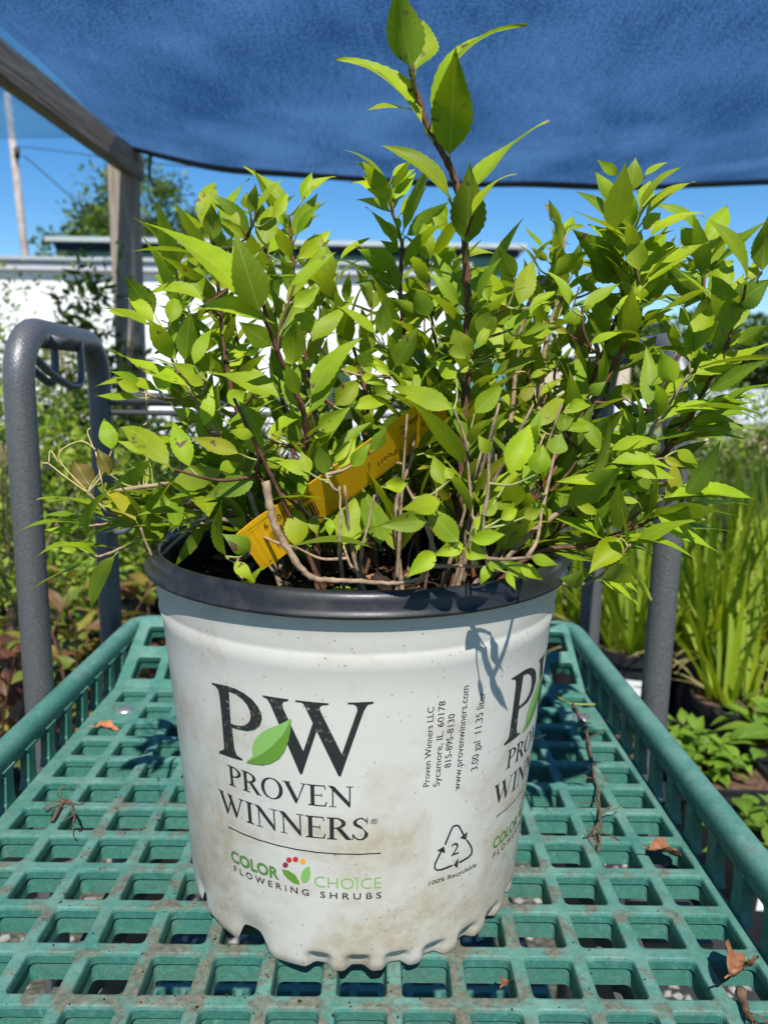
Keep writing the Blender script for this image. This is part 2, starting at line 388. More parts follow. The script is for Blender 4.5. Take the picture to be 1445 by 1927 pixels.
# ramp at the handle end, two rows of openings
AL = math.atan2(0.050, 0.108); RL = 0.119; RP = 0.0545
def RT(x, s, n): return CW(x, YB + 0.004 + s * math.cos(AL) - n * math.sin(AL), s * math.sin(AL) + n * math.cos(AL))
strip(deck, CW, XL, XR, YB, YB + 0.004)
for i in range(-2, 12):
    hx = OX + i * GX
    for j in range(2):
        c0 = 0.004 + j * RP
        grid_cell(deck, RT, hx - rx / 2, hx - rx / 2 + GX, c0, c0 + RP, hx + 0.001, hx + HX - 0.001, c0 + 0.0105, c0 + 0.0105 + 0.0345)
strip(deck, RT, XL, XR, 0, 0.004); strip(deck, RT, gx0, gx1, 0.004 + 2 * RP, RL)
strip(deck, RT, XL, gx0, 0.004, RL); strip(deck, RT, gx1, XR, 0.004, RL)
bm_me = deck.build('shelf_deck', M['teal'], CART)
# raised rim: a bullnose lip swept round three sides
YT = YB + 0.004 + RL * math.cos(AL) + 0.008
prof = [(-0.0075, 0.028), (-0.0095, 0.032), (-0.0100, 0.041), (-0.0085, 0.0465), (-0.0045, 0.0500), (0.0045, 0.0500), (0.0090, 0.0465), (0.0105, 0.041), (0.0105, 0.020), (0.0085, 0.020), (0.0080, 0.030), (0.0, 0.029)]
cL, cR = XL - 0.0105, XR + 0.0095; rc = 0.022
path = [(cL, YF + (YT - rc - YF) * k / 24) for k in range(25)]
path += [(cL + rc - rc * math.cos(R(a)), YT - rc + rc * math.sin(R(a))) for a in range(10, 91, 10)]
path += [(cL + rc + (cR - cL - 2 * rc) * k / 14, YT) for k in range(1, 15)]
path += [(cR - rc + rc * math.sin(R(a)), YT - rc + rc * math.cos(R(a))) for a in range(10, 91, 10)]
path += [(cR, YT - rc - (YT - rc - YF) * k / 24) for k in range(1, 25)]
rim = MB(); n = len(prof); vs = []; fs = []
for i, p in enumerate(path):
    a = Vector(path[max(i - 1, 0)]); b = Vector(path[min(i + 1, len(path) - 1)]); t = (b - a).normalized(); o = Vector((-t.y, t.x))
    for q, z in prof: vs.append(CW(p[0] + o.x * q, p[1] + o.y * q, z))
for i in range(len(path) - 1):
    for k in range(n): fs.append((i * n + k, i * n + (k + 1) % n, (i + 1) * n + (k + 1) % n, (i + 1) * n + k))
rim.add(vs, fs); rim.build('shelf_rim', M['teal'], CART, smooth=True, auto=80)
# slotted side walls: one bar between each pair of slots
for side, xb in ((-1, XL), (1, XR)):
    for j in range(-6, 13):
        y = OY + (j + 1) * GY - ry / 2 - 0.002
        if y > YT - 0.02: continue
        s = MB()
        x0, x1 = (xb - 0.008, xb) if side < 0 else (xb, xb + 0.008)
        vs = []
        for z, wy, dx in ((-0.004, 0.0110, 0.0), (0.005, 0.0068, 0.0), (0.030, 0.0060, 0.0006 * -side), (0.034, 0.0100, 0.0006 * -side)):
            for xx, yy in ((x0, -wy), (x1, -wy), (x1, wy), (x0, wy)): vs.append(CW(xx + dx * (-1 if False else 1), y + yy, z))
        fs = [(0, 3, 2, 1), (12, 13, 14, 15)]
        for l in range(3):
            for k in range(4): fs.append((l * 4 + k, l * 4 + (k + 1) % 4, (l + 1) * 4 + (k + 1) % 4, (l + 1) * 4 + k))
        s.add(vs, fs); s.build('wall_bar', M['teal'], CART)
for bx, by in ((-0.2745, 0.770), (0.226, 0.765)):
    b = MB(); b.lathe([(0.0001, 0.0030), (0.004, 0.0029), (0.0075, 0.0018), (0.0098, 0.0002), (0.0100, -0.001)], 24, tuple(CW(bx, by, 0)))
    bo = b.build('bolt_head', M['steel'], CART, smooth=True)
    s = MB(); s.box(CW(bx, by, 0.0030), (0.006, 0.0012, 0.0006), Matrix.Rotation(0.5, 3, 'Z')); s.box(CW(bx, by, 0.0032), (0.0012, 0.006, 0.0006), Matrix.Rotation(0.5, 3, 'Z')); s.build('screw_slot', M['potblack'], bo, local=False)
# lower deck, the same moulding without its ramp, and its carriers
low = MB()
for i in range(-2, 12):
    for j in range(-2, 13):
        hx, hy = OX + i * GX, OY + j * GY
        grid_cell(low, lambda x, y, z: CW(x, y, z - 0.47), hx - rx / 2, hx - rx / 2 + GX, hy - ry / 2, hy - ry / 2 + GY, hx, hx + HX, hy, hy + HY)
low.build('lower_deck', M['teal'], CART)
for xx, yy, sx, sy in ((-0.19, 0.5, 0.032, 0.78), (0.175, 0.5, 0.032, 0.78), (-0.01, 0.78, 0.40, 0.032)):
    b = MB(); b.box(CW(xx, yy, -0.052), (sx, sy, 0.036)); b.build('frame_rail', M['tube'], CART)
for yy in (0.505, 0.64):
    pl = MB(); pl.box(CW(0.225, yy, -0.046), (0.05, 0.045, 0.004)); pl.build('bracket_plate', M['tube'], CART)
# handles: inverted U tubes at both sides
TR = 0.0142
def handle(xn, yn, xb, yb, ztop):
    r = 0.050; pts = []
    dv = Vector((xb - xn, yb - yn, 0)); L = dv.length; dv.normalize()
    P = lambda s, z: CW(xn + dv.x * s, yn + dv.y * s, z)
    for z in (-0.62, -0.4, -0.2, 0.0, 0.15, 0.25, ztop - r): pts.append(P(0, z))
    for a in range(12, 91, 13): pts.append(P(r - r * math.cos(R(a)), ztop - r + r * math.sin(R(a))))
    pts.append(P(r, ztop)); pts.append(P(L / 2, ztop)); pts.append(P(L - r, ztop))
    for a in range(12, 91, 13): pts.append(P(L - r + r * math.sin(R(a)), ztop - r + r * math.cos(R(a))))
    for z in (ztop - r - 0.01, 0.25, 0.15, 0.0, -0.2, -0.4, -0.62): pts.append(P(L, z))
    h = MB(); h.tube(pts, TR, 24); return h.build('handle_tube', M['tube'], CART, smooth=True)
hL = handle(-0.341, 0.715, -0.358, 0.965, 0.402)
hR = handle(0.297, 0.745, 0.300, 1.005, 0.400)
b = MB(); b.tube([CW(-0.362, 0.965, 0.333), CW(0.300, 1.005, 0.333)], 0.0085, 16); b.build('cross_bar', M['tube'], CART, smooth=True)
b = MB(); b.tube([CW(-0.362, 0.962, 0.316), CW(0.300, 1.002, 0.316)], 0.0035, 10); b.build('cross_rod', M['tube'], CART, smooth=True)
# double wire hook hanging from the left handle
def hook(p):
    hk = [(0.0, 0.110, 0.398), (0.0, 0.110, 0.372), (0.0, 0.106, 0.358), (0.0, 0.092, 0.353), (-0.002, 0.060, 0.366), (-0.004, 0.036, 0.379), (0.003, 0.030, 0.383), (0.010, 0.036, 0.379), (0.013, 0.062, 0.365), (0.013, 0.110, 0.351), (0.013, 0.142, 0.352), (0.013, 0.148, 0.366), (0.013, 0.148, 0.398)]
    return bez([CW(p[0] + a, p[1] + b_, c) for a, b_, c in hk], 5)
b = MB(); b.tube(hook((-0.353, 0.715)), 0.0042, 12); b.build('wire_hook', M['tube'], CART, smooth=True)
b = MB(); b.tube(bez([CW(-0.349, 0.955, 0.165), CW(-0.335, 0.945, 0.163), CW(-0.322, 0.945, 0.168), (CW(-0.316, 0.945, 0.182))], 5), 0.0038, 10); b.build('wire_hook', M['tube'], CART, smooth=True)

# ================================================================== NURSERY POT
PX, PY = -0.0175, 0.521; KX, KZ = 1.046, 1.033; RB = 0.1150 * KX; RT0 = 0.1325 * KX; ZT = 0.222 * KZ
POT = thing('nursery_pot', 'white nursery pot with black rim and printed leaf logo standing on the green shelf', 'pot', (PX, PY, S))
def bsm(a, b, x):
    t = max(0, min(1, (x - a) / (b - a))); return t * t * (3 - 2 * t)
def pot_r(z): return RB + (RT0 - RB) * z / ZT
def foot(th):            # height of the pot's lower edge and how far it is pushed in, by angle (deg, 0 = towards the camera)
    lift = 0.0; push = []
    for c, w, h in ((-31, 7.5, 0.0155), (-49, 5, 0.004), (-57.5, 3.5, 0.010), (-76, 4, 0.006), (64, 4, 0.006), (95, 6, 0.01), (-120, 6, 0.01), (150, 7, 0.01)):
        d = abs((th - c + 180) % 360 - 180); lift = max(lift, h * (1 - bsm(w * 0.35, w, d)))
    for c in (-8.7, 2.8, 14.2, 26, 38.5, 51): 
        d = abs(th - c); lift = max(lift, 0.0012 * (1 - bsm(1.0, 4.6, d)))
    return lift
def dent(th, z):
    d_ = 0
    for c in (-8.7, 2.8, 14.2, 26, 38.5, 51, 64, 110, 125, 140, 200, 215):
        d = abs((th - c + 180) % 360 - 180); d_ = max(d_, 0.62 * (1 - bsm(1.4, 4.6, d)) * (1 - bsm(0.0075, 0.0150, z)))
    for c, w, h in ((-31, 9, 0.035), (-57.5, 4, 0.03), (-76, 4, 0.025)):
        d = abs((th - c + 180) % 360 - 180); d_ = max(d_, 0.55 * (1 - bsm(0, w, d)) * (1 - bsm(0, h, z)))
    return -0.0085 * d_
NS = 360; zs = [0, 0.003, 0.006, 0.008, 0.0095, 0.011, 0.0125, 0.014, 0.017, 0.02, 0.025, 0.03, 0.04, 0.06, 0.09, 0.12, 0.15, 0.18, 0.20]
wall = MB(); vs = []; fs = []
top = [(0.1327, 0.2015), (0.1318, 0.2035), (0.1322, 0.206), (0.1335, 0.213), (0.1345, 0.2245), (0.1352, 0.2255), (0.1355, 0.2272)]
for k in range(NS):
    th = 360 * k / NS; tt = th if th <= 180 else th - 360; lf = foot(tt)
    colv = []
    for z in zs:
        zz = lf + (0.2 - lf) * z / 0.2 if z < 0.2 else z
        r = pot_r(zz) + dent(tt, zz) + 0.0006 * math.sin(3 * R(th) + z * 20)
        if zz < 0.006: r -= 0.0016 * (1 - zz / 0.006) ** 2
        colv.append((r, zz))
    for r, z in colv + [(q * KX, w * KZ) for q, w in top]: vs.append((PX + r * math.sin(R(th)), PY - r * math.cos(R(th)), S + z + 0.0006))
nz = len(zs) + len(top)
for k in range(NS):
    k2 = (k + 1) % NS
    for i in range(nz - 1): fs.append((k * nz + i, k2 * nz + i, k2 * nz + i + 1, k * nz + i + 1))
wall.add(vs, fs); wall.build('pot_wall', M['pot'], POT, smooth=True, auto=60)
bl = MB(); bl.lathe([(0.1356, 0.2262), (0.1385, 0.2259), (0.1402, 0.2267), (0.1405, 0.2280), (0.1392, 0.2290), (0.1382, 0.2310), (0.1376, 0.2350), (0.1368, 0.2378), (0.1352, 0.2396), (0.1330, 0.2402), (0.1308, 0.2390), (0.1296, 0.2360), (0.1288, 0.225), (0.1278, 0.20), (0.1265, 0.18), (0.1030, 0.022), (0.0980, 0.012), (0.0001, 0.012)], 160, (PX, PY, S)); bl.v = [(PX + (x - PX) * KX, PY + (y - PY) * KX, S + (z - S) * KZ) for x, y, z in bl.v]
bl.build('pot_rim', M['black'], POT, smooth=True, auto=50)
so = MB(); vs = []; fs = []; nr, na = 26, 90
for i in range(nr + 1):
    for k in range(na):
        r = 0.1320 * i / nr; a = 2 * math.pi * k / na; x, y = r * math.sin(a), -r * math.cos(a)
        z = 0.209 + 0.010 * (mnoise.noise(Vector((x * 60, y * 60, 1.3)))) + 0.006 * mnoise.noise(Vector((x * 160, y * 160, 4))) + 0.012 * (1 - r / 0.127)
        vs.append((PX + x, PY + y, S + z))
for i in range(nr):
    for k in range(na):
        k2 = (k + 1) % na; fs.append((i * na + k, (i + 1) * na + k, (i + 1) * na + k2, i * na + k2))
so.add(vs, fs); SOIL = so.build('soil', M['soil'], POT)
def soil_z(x, y): return S + 0.217

# ---- print on the pot: photo pixels -> cone surface -> slightly raised ink
def on_pot(x, y):
    o = CM.translation; d = (px(x, y, 1.0) - o)
    k = (RT0 - RB) / ZT
    ox, oy, oz = o.x - PX, o.y - PY, o.z - S; r0 = RB + k * oz
    A = d.x ** 2 + d.y ** 2 - (k * d.z) ** 2; B = 2 * (ox * d.x + oy * d.y - r0 * k * d.z); Cc = ox * ox + oy * oy - r0 * r0
    t = (-B - math.sqrt(max(0, B * B - 4 * A * Cc))) / (2 * A)
    X, Y, Z = ox + t * d.x, oy + t * d.y, oz + t * d.z
    return (math.atan2(X, -Y), Z)
def wrap(th, z, off):
    r = pot_r(z) + off + 0.0006 * math.sin(3 * th + z * 20); return (PX + r * math.sin(th), PY - r * math.cos(th), S + z + 0.0006)
RN = 0.124
def decal(name, polys, mat, base=0.00018, dth=0.0, lay=0):
    """polys: lists of (theta, z); each polygon is cut fine and laid on the wall"""
    bm = bmesh.new()
    for n_, pl_ in enumerate(polys):
        vsb = [bm.verts.new((t * RN, z, (n_ % lay) if lay else 0)) for t, z in pl_]
        try: bm.faces.new(vsb)
        except ValueError: pass
    bmesh.ops.triangulate(bm, faces=bm.faces[:])
    for _ in range(3):
        ed = [e for e in bm.edges if e.calc_length() > 0.004]
        if not ed: break
        bmesh.ops.subdivide_edges(bm, edges=ed, cuts=1); bmesh.ops.triangulate(bm, faces=bm.faces[:])
    for v in bm.verts:
        n_ = v.co.z; v.co = wrap(v.co.x / RN + dth, v.co.y, base + 0.000015 * n_)
    me = bpy.data.meshes.new(name); bm.to_mesh(me); bm.free()
    me.transform(POT.matrix_world.inverted())
    return obj(name, me, mat, POT)
def strip_poly(a, b): return [[a[i], a[i + 1], b[i + 1], b[i]] for i in range(len(a) - 1)]
zA = lambda pts: [on_pot(350 + x / 3.6125, 1230 + y / 3.6125) for x, y in pts]
Pst = zA([(182, 203), (235, 214), (290, 226), (297, 262), (310, 478), (318, 505), (335, 650), (350, 695), (390, 722), (390, 733), (310, 710), (232, 682), (232, 668), (262, 658), (265, 640), (250, 450), (235, 300), (225, 250), (205, 225), (182, 212)])
Pbo = strip_poly(zA([(290, 226), (340, 243), (400, 275), (455, 318), (495, 368), (517, 415), (521, 450), (505, 495), (470, 522), (420, 530), (370, 520), (318, 505)]), zA([(297, 262), (345, 283), (385, 312), (418, 350), (438, 392), (445, 430), (440, 458), (425, 480), (395, 494), (360, 494), (335, 488), (310, 478)]))
WA = zA([(525, 288), (697, 316), (697, 327), (668, 331), (657, 345), (663, 378), (800, 668), (790, 822), (778, 820), (640, 495), (575, 345), (555, 312), (525, 297)])
WB = zA([(800, 668), (862, 480), (893, 520), (795, 815), (790, 822)])
WC = zA([(745, 322), (970, 345), (970, 354), (925, 358), (908, 372), (915, 400), (1060, 690), (1052, 838), (1038, 836), (860, 470), (805, 355), (790, 338), (745, 332)])
WD = zA([(1060, 690), (1165, 395), (1160, 365), (1140, 352), (1100, 350), (1100, 341), (1275, 335), (1275, 346), (1235, 355), (1210, 395), (1055, 830), (1052, 838)])
LL = zA([(415, 740), (460, 700), (458, 640), (475, 590), (505, 550), (560, 515), (640, 485), (690, 460), (718, 445), (700, 490), (660, 560), (600, 625), (530, 680), (460, 720)])
LD = zA([(415, 741), (460, 721), (530, 681), (600, 626), (660, 561), (700, 491), (718, 446), (715, 520), (700, 600), (675, 665), (640, 715), (580, 750), (520, 760), (460, 752)])
circ = lambda cx, cy, r: zA([(cx + r * math.cos(2 * math.pi * k / 16), cy + r * math.sin(2 * math.pi * k / 16)) for k in range(16)])
CL1 = zA([(652, 1470), (700, 1480), (745, 1510), (770, 1550), (775, 1577), (730, 1565), (690, 1535), (665, 1505)])
CL2 = zA([(840, 1448), (850, 1490), (845, 1530), (825, 1560), (795, 1567), (782, 1530), (790, 1490), (815, 1460)])
# serif capitals, unit cap height, as simple strokes
def arc(cx, cy, rx_, ry_, a0, a1, n=14): return [(cx + rx_ * math.cos(R(a0 + (a1 - a0) * k / n)), cy + ry_ * math.sin(R(a0 + (a1 - a0) * k / n))) for k in range(n + 1)]
def rect(x0, y0, x1, y1): return [(x0, y0), (x1, y0), (x1, y1), (x0, y1)]
def vstem(x, w=0.13, top=True, bot=True):
    p = [rect(x, 0.03, x + w, 0.97)]
    if bot: p.append([(x - 0.09, 0), (x + w + 0.09, 0), (x + w + 0.09, 0.035), (x + w, 0.06), (x, 0.06), (x - 0.09, 0.035)])
    if top: p.append([(x - 0.09, 1), (x - 0.09, 0.965), (x, 0.94), (x + w, 0.94), (x + w + 0.09, 0.965), (x + w + 0.09, 1)])
    return p
def serif(x, y, w=0.28, up=True):
    return [[(x - w / 2, y), (x + w / 2, y), (x + w / 2, y + (-0.03 if up else 0.03)), (x - w / 2, y + (-0.03 if up else 0.03))]]
GL = {}
GL['P'] = (0.62, vstem(0.10) + strip_poly(arc(0.23, 0.74, 0.37, 0.26, 90, -90), arc(0.23, 0.74, 0.24, 0.215, 90, -90)))
GL['R'] = (0.74, vstem(0.10) + strip_poly(arc(0.23, 0.745, 0.36, 0.255, 90, -90), arc(0.23, 0.745, 0.23, 0.21, 90, -90)) + [[(0.30, 0.50), (0.45, 0.52), (0.72, 0.06), (0.80, 0.0), (0.60, 0.0)]])
GL['O'] = (0.88, strip_poly(arc(0.44, 0.5, 0.40, 0.52, 0, 360, 28), arc(0.44, 0.5, 0.27, 0.475, 0, 360, 28)))
GL['V'] = (0.80, [[(0.02, 0.97), (0.18, 0.97), (0.46, 0.22), (0.43, 0.0), (0.38, 0.0)], [(0.43, 0.0), (0.46, 0.22), (0.66, 0.97), (0.71, 0.97)]] + serif(0.10, 1) + serif(0.69, 1, 0.22))
GL['E'] = (0.66, vstem(0.10) + [rect(0.20, 0.955, 0.58, 1.0), rect(0.20, 0, 0.60, 0.045), rect(0.20, 0.49, 0.46, 0.535), [(0.545, 0.98), (0.58, 0.98), (0.60, 0.80), (0.57, 0.80)], [(0.545, 0.02), (0.60, 0.02), (0.645, 0.22), (0.61, 0.22)], rect(0.45, 0.42, 0.475, 0.61)])
GL['N'] = (0.86, [rect(0.14, 0.02, 0.185, 0.97), rect(0.685, 0.0, 0.73, 0.97), [(0.05, 0.97), (0.22, 0.97), (0.73, 0.18), (0.73, 0.0), (0.69, 0.0)]] + serif(0.16, 0, 0.24, False) + serif(0.71, 1, 0.24) + serif(0.10, 1, 0.18))
GL['I'] = (0.38, vstem(0.12))
GL['W'] = (1.12, [[(0.02, 0.97), (0.17, 0.97), (0.375, 0.24), (0.345, 0), (0.30, 0)], [(0.345, 0), (0.375, 0.24), (0.54, 0.82), (0.575, 0.75)], [(0.42, 0.97), (0.57, 0.97), (0.775, 0.24), (0.745, 0), (0.70, 0)], [(0.745, 0), (0.775, 0.24), (0.975, 0.97), (1.02, 0.97)]] + serif(0.10, 1) + serif(0.50, 1, 0.24) + serif(1.0, 1, 0.22))
so_ = [(0.50, 0.80), (0.44, 0.92), (0.32, 1.02), (0.17, 0.97), (0.06, 0.83), (0.09, 0.66), (0.24, 0.55), (0.42, 0.44), (0.53, 0.28), (0.50, 0.12), (0.36, -0.02), (0.20, 0.0), (0.10, 0.10), (0.06, 0.24)]
si_ = [(0.46, 0.80), (0.40, 0.90), (0.31, 0.965), (0.21, 0.93), (0.165, 0.83), (0.19, 0.73), (0.31, 0.63), (0.36, 0.52), (0.42, 0.33), (0.40, 0.14), (0.32, 0.035), (0.22, 0.05), (0.14, 0.13), (0.10, 0.24)]
GL['S'] = (0.60, strip_poly(so_, si_) + [rect(0.475, 0.72, 0.505, 1.0), rect(0.045, 0.0, 0.075, 0.28)])
def glyph_text(txt, th0, th1, z, h):
    adv = [GL[c][0] for c in txt]; tot = sum(adv); w = (th1 - th0) / tot; x = 0; out = []
    for c, a in zip(txt, adv):
        for p in GL[c][1]: out.append([(th0 + (x + u) * w, z + v * h) for u, v in p])
        x += a
    return out
def sans(txt, size=1.0, bold=0.0):
    cu = bpy.data.curves.new('t', 'FONT'); cu.body = txt; cu.size = 1.0; cu.offset = bold; cu.resolution_u = 3
    o = bpy.data.objects.new('t', cu); col.objects.link(o); dg = bpy.context.evaluated_depsgraph_get()
    me = o.evaluated_get(dg).to_mesh(); vs_ = [tuple(v.co) for v in me.vertices]; fs_ = [tuple(p.vertices) for p in me.polygons]
    o.evaluated_get(dg).to_mesh_clear(); bpy.data.objects.remove(o); bpy.data.curves.remove(cu)
    xs = [v[0] for v in vs_]; return vs_, fs_, min(xs), max(xs)
def sans_polys(txt, fn, bold=0.0):
    vs_, fs_, x0, x1 = sans(txt, 1, bold); return [[fn((vs_[i][0] - x0) / (x1 - x0), vs_[i][1]) for i in f] for f in fs_]
def flat_text(th0, th1, z, h): return lambda u, v: (th0 + (th1 - th0) * u, z + v * h)
def P_(x, y): return on_pot(x, y)
a, b_ = P_(432, 1478), P_(667, 1523); z0 = (P_(436, 1478)[1] + P_(665, 1522)[1]) / 2; hP = P_(640, 1482)[1] - P_(640, 1521)[1]
word1 = glyph_text('PROVEN', a[0], b_[0], z0, hP)
a, b_ = P_(416, 1520), P_(697, 1580); z1 = (P_(440, 1540)[1] + P_(690, 1579)[1]) / 2; hW = P_(660, 1539)[1] - P_(660, 1580)[1]
word2 = glyph_text('WINNERS', a[0], b_[0], z1, hW)
uL, uR = P_(430, 1559), P_(716, 1606); zu = (uL[1] + uR[1]) / 2
line = [[(uL[0], zu - 0.0004), (uR[0], zu - 0.0004), (uR[0], zu + 0.0004), (uL[0], zu + 0.0004)]]
cz = (P_(437, 1622)[1] + P_(720, 1672)[1]) / 2; ch = P_(660, 1650)[1] - P_(660, 1672)[1]
t = [P_(435, 1620)[0], P_(526, 1655)[0], P_(592, 1670)[0], P_(717, 1672)[0], P_(440, 1640)[0], P_(582, 1686)[0], P_(603, 1688)[0], P_(717, 1690)[0]]
color_ = sans_polys('COLOR', flat_text(t[0], t[1], cz, ch * 1.38), 0.035)
choice = sans_polys('CHOICE', flat_text(t[2], t[3], cz, ch * 1.38), -0.008)
fz = (P_(440, 1643)[1] + P_(715, 1690)[1]) / 2; fh = P_(700, 1678)[1] - P_(700, 1690)[1]
flow = sans_polys('F L O W E R I N G', flat_text(t[4], t[5], fz, fh * 1.38), 0.012)
shr = sans_polys('S H R U B S', flat_text(t[6], t[7], fz, fh * 1.38), 0.012)
reg = sans_polys('\u00ae', flat_text(P_(697, 1545)[0], P_(711, 1545)[0], z1 + hW * 0.70, hW * 0.33), 0.0)
pP = on_pot(350 + 182 / 3.6125, 1230 + 203 / 3.6125)[0]
dth2 = P_(966, 1252)[0] - pP
for dth in (0.0, dth2):
    decal('printed_monogram', [Pst] + Pbo + [WA, WB, WC, WD], M['ink'], dth=dth, lay=17)
    decal('printed_leaf', [LL], M['ink_light'], 0.0005, dth); decal('printed_leaf', [LD], M['ink_dark'], 0.0005, dth)
    decal('printed_words', word1 + word2 + line, M['ink'], dth=dth, lay=9)
    decal('printed_words', reg, M['ink'], dth=dth)
    decal('printed_words', color_, M['ink_green'], dth=dth); decal('printed_words', choice, M['ink_light'], dth=dth)
    decal('printed_words', flow + shr, M['ink'], dth=dth)
    decal('printed_leaf', [CL1], M['ink_dark'], dth=dth); decal('printed_leaf', [CL2], M['ink_light'], dth=dth)
    for cx, cy, mt in ((678, 1443, 'ink_purple'), (703, 1408, 'ink_red'), (747, 1404, 'ink_red'), (797, 1418, 'ink_orange')):
        decal('printed_dot', [circ(cx, cy, 19)], M[mt], dth=dth)
# address block: lines run upward
def up_text(xa, ya, xb, yb, hpx):
    A_, B_ = P_(xa, ya), P_(xb, yb); hh = abs(P_(xa + hpx, ya)[0] - P_(xa, ya)[0]) * 1.38
    thm = (A_[0] + B_[0]) / 2
    return lambda u, v: (thm - v * hh, A_[1] + (B_[1] - A_[1]) * u)
addr = []
for txt, xa, ya, xb, yb in (('Proven Winners LLC', 812, 1481, 813, 1333), ('Sycamore, IL. 60178', 833, 1480, 833, 1322), ('815-895-8130', 852, 1445, 853, 1346), ('www.provenwinners.com', 873, 1486, 875, 1294), ('3.00 gal  11.35 liter', 903, 1449, 910, 1305)):
    addr += sans_polys(txt, up_text(xa, ya, xb, yb, 12), 0.0)
decal('printed_words', addr, M['ink'])
zB = lambda pts: [on_pot(740 + x / 3.706, 1180 + y / 3.706) for x, y in pts]
def stroke(pts, w=6):
    P2 = [Vector(p) for p in pts]; A_ = []; B_ = []
    for i in range(len(P2)):
        t_ = (P2[min(i + 1, len(P2) - 1)] - P2[max(i - 1, 0)]).normalized(); n_ = Vector((-t_.y, t_.x)) * w
        A_.append(tuple(P2[i] + n_)); B_.append(tuple(P2[i] - n_))
    return strip_poly(zB(A_), zB(B_))
rec = stroke([(360, 1525), (400, 1430), (415, 1402), (437, 1391), (457, 1396), (470, 1418), (492, 1462)]) + [zB([(516, 1436), (508, 1492), (464, 1478)])]
rec += stroke([(512, 1492), (538, 1532), (548, 1558), (545, 1590), (520, 1615), (455, 1650)]) + [zB([(452, 1617), (446, 1686), (417, 1667)])]
rec += stroke([(410, 1668), (330, 1698), (302, 1702), (287, 1688), (288, 1660), (332, 1570)]) + [zB([(303, 1566), (352, 1536), (360, 1582)])]
two = sans_polys('2', lambda u, v: on_pot(740 + (400 + 55 * u + (v * 8)) / 3.706, 1180 + (1605 - 18 * u - v * 120) / 3.706))
r100 = sans_polys('100% Recyclable', lambda u, v: (P_(806, 1668)[0] + (P_(896, 1632)[0] - P_(806, 1668)[0]) * u, (P_(806, 1668)[1] + P_(896, 1632)[1]) / 2 + v * 0.0042), 0.01)
decal('recycling_mark', rec, M['ink'], lay=7); decal('printed_words', two + r100, M['ink'])
# ================================================================== THE SHRUB
SH = thing('leafy_shrub', 'bushy shrub with toothed lime green leaves and red stems growing in the white pot', 'shrub', (PX, PY, S + 0.213))
SHI = SH.matrix_world.inverted()
def leaf_mesh(base, tip, width, nrm, arch=0.10, cup=0.10, colr=(0.15, 0.28, 0.02), rows=15, twist=0.0, teeth=True, droop=0.0, wav=0.0):
    """one toothed lanceolate blade with a short stalk; returns verts, faces, uvs"""
    base, tip = Vector(base), Vector(tip); ax = tip - base; L = ax.length; ax.normalize()
    base = base - ax * (0.03 * L); L *= 1.06; width = width * 1.02
    n = (nrm - ax * nrm.dot(ax)).normalized(); sd = ax.cross(n).normalized(); vs = []; fs = []; uv = []
    ph = random.uniform(0, 6)
    for i in range(rows + 1):
        t = i / rows; st = 0.09
        c = base + ax * (L * t) + n * (arch * L * 4 * t * (1 - t)) - n * (droop * L * t ** 3)
        if t < st: w = 0.03
        else:
            q = (t - st) / (1 - st); w = max(0.0, (math.sin(math.pi * q ** 0.70)) ** 1.18 * (1 - 0.28 * q) * 1.14)
            if i == rows: w = 0.004
            elif teeth and i % 2 == 0 and t > 0.15: w *= 0.92
            w = max(w, 0.03 * (1 - q))
        a = twist * (t - 0.5); s2 = sd * math.cos(a) + n * math.sin(a); n2 = n * math.cos(a) - sd * math.sin(a)
        for k, u in enumerate((-1, -0.55, 0, 0.55, 1)):
            h = cup * width * abs(u) ** 1.3 * w + wav * width * math.sin(9 * t + ph + u * 1.5) * abs(u)
            vs.append(c + s2 * (u * w * width / 2) + n2 * h); uv.append((0.5 + u * 0.5 * max(w, 0.1), t))
    for i in range(rows):
        for k in range(4): fs.append((i * 5 + k, i * 5 + k + 1, (i + 1) * 5 + k + 1, (i + 1) * 5 + k))
    return vs, fs, uv
def mesh_from(vs, fs, uv, cols, name, inv):
    me = bpy.data.meshes.new(name); me.from_pydata([tuple(inv @ Vector(v)) for v in vs], [], fs); me.shade_smooth()
    ul = me.uv_layers.new(name='UVMap'); ca = me.color_attributes.new('Col', 'BYTE_COLOR' if False else 'FLOAT_COLOR', 'POINT')
    li = np.empty(len(me.loops), dtype=np.int32); me.loops.foreach_get('vertex_index', li)
    ul.data.foreach_set('uv', np.array(uv, dtype=np.float32)[li].ravel())
    ca.data.foreach_set('color', np.array(cols, dtype=np.float32).ravel()); me.update(); return me
# colours by kind, light painted in: b sunlit, m mid, d shaded, y yellowing, x brown dying
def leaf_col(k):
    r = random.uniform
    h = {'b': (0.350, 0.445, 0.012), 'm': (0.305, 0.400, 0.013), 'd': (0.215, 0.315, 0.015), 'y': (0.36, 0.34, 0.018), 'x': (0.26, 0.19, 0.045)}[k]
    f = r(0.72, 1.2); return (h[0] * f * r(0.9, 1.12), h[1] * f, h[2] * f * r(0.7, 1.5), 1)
T1 = (620, 0, 3.524); A2 = (200, 300, 4.817); A3 = (450, 280, 4.817); A4 = (670, 280, 4.817); A5 = (920, 280, 4.817); A6 = (1145, 280, 4.817)
U1 = (180, 560, 4.817); U2 = (450, 560, 4.817); U3 = (700, 560, 4.817); U4 = (920, 560, 4.817); U5 = (1145, 560, 4.817)
V1 = (80, 800, 4.516); W1 = (360, 820, 4.516); X1 = (1050, 820, 3.905); Y1 = (700, 750, 2.89)
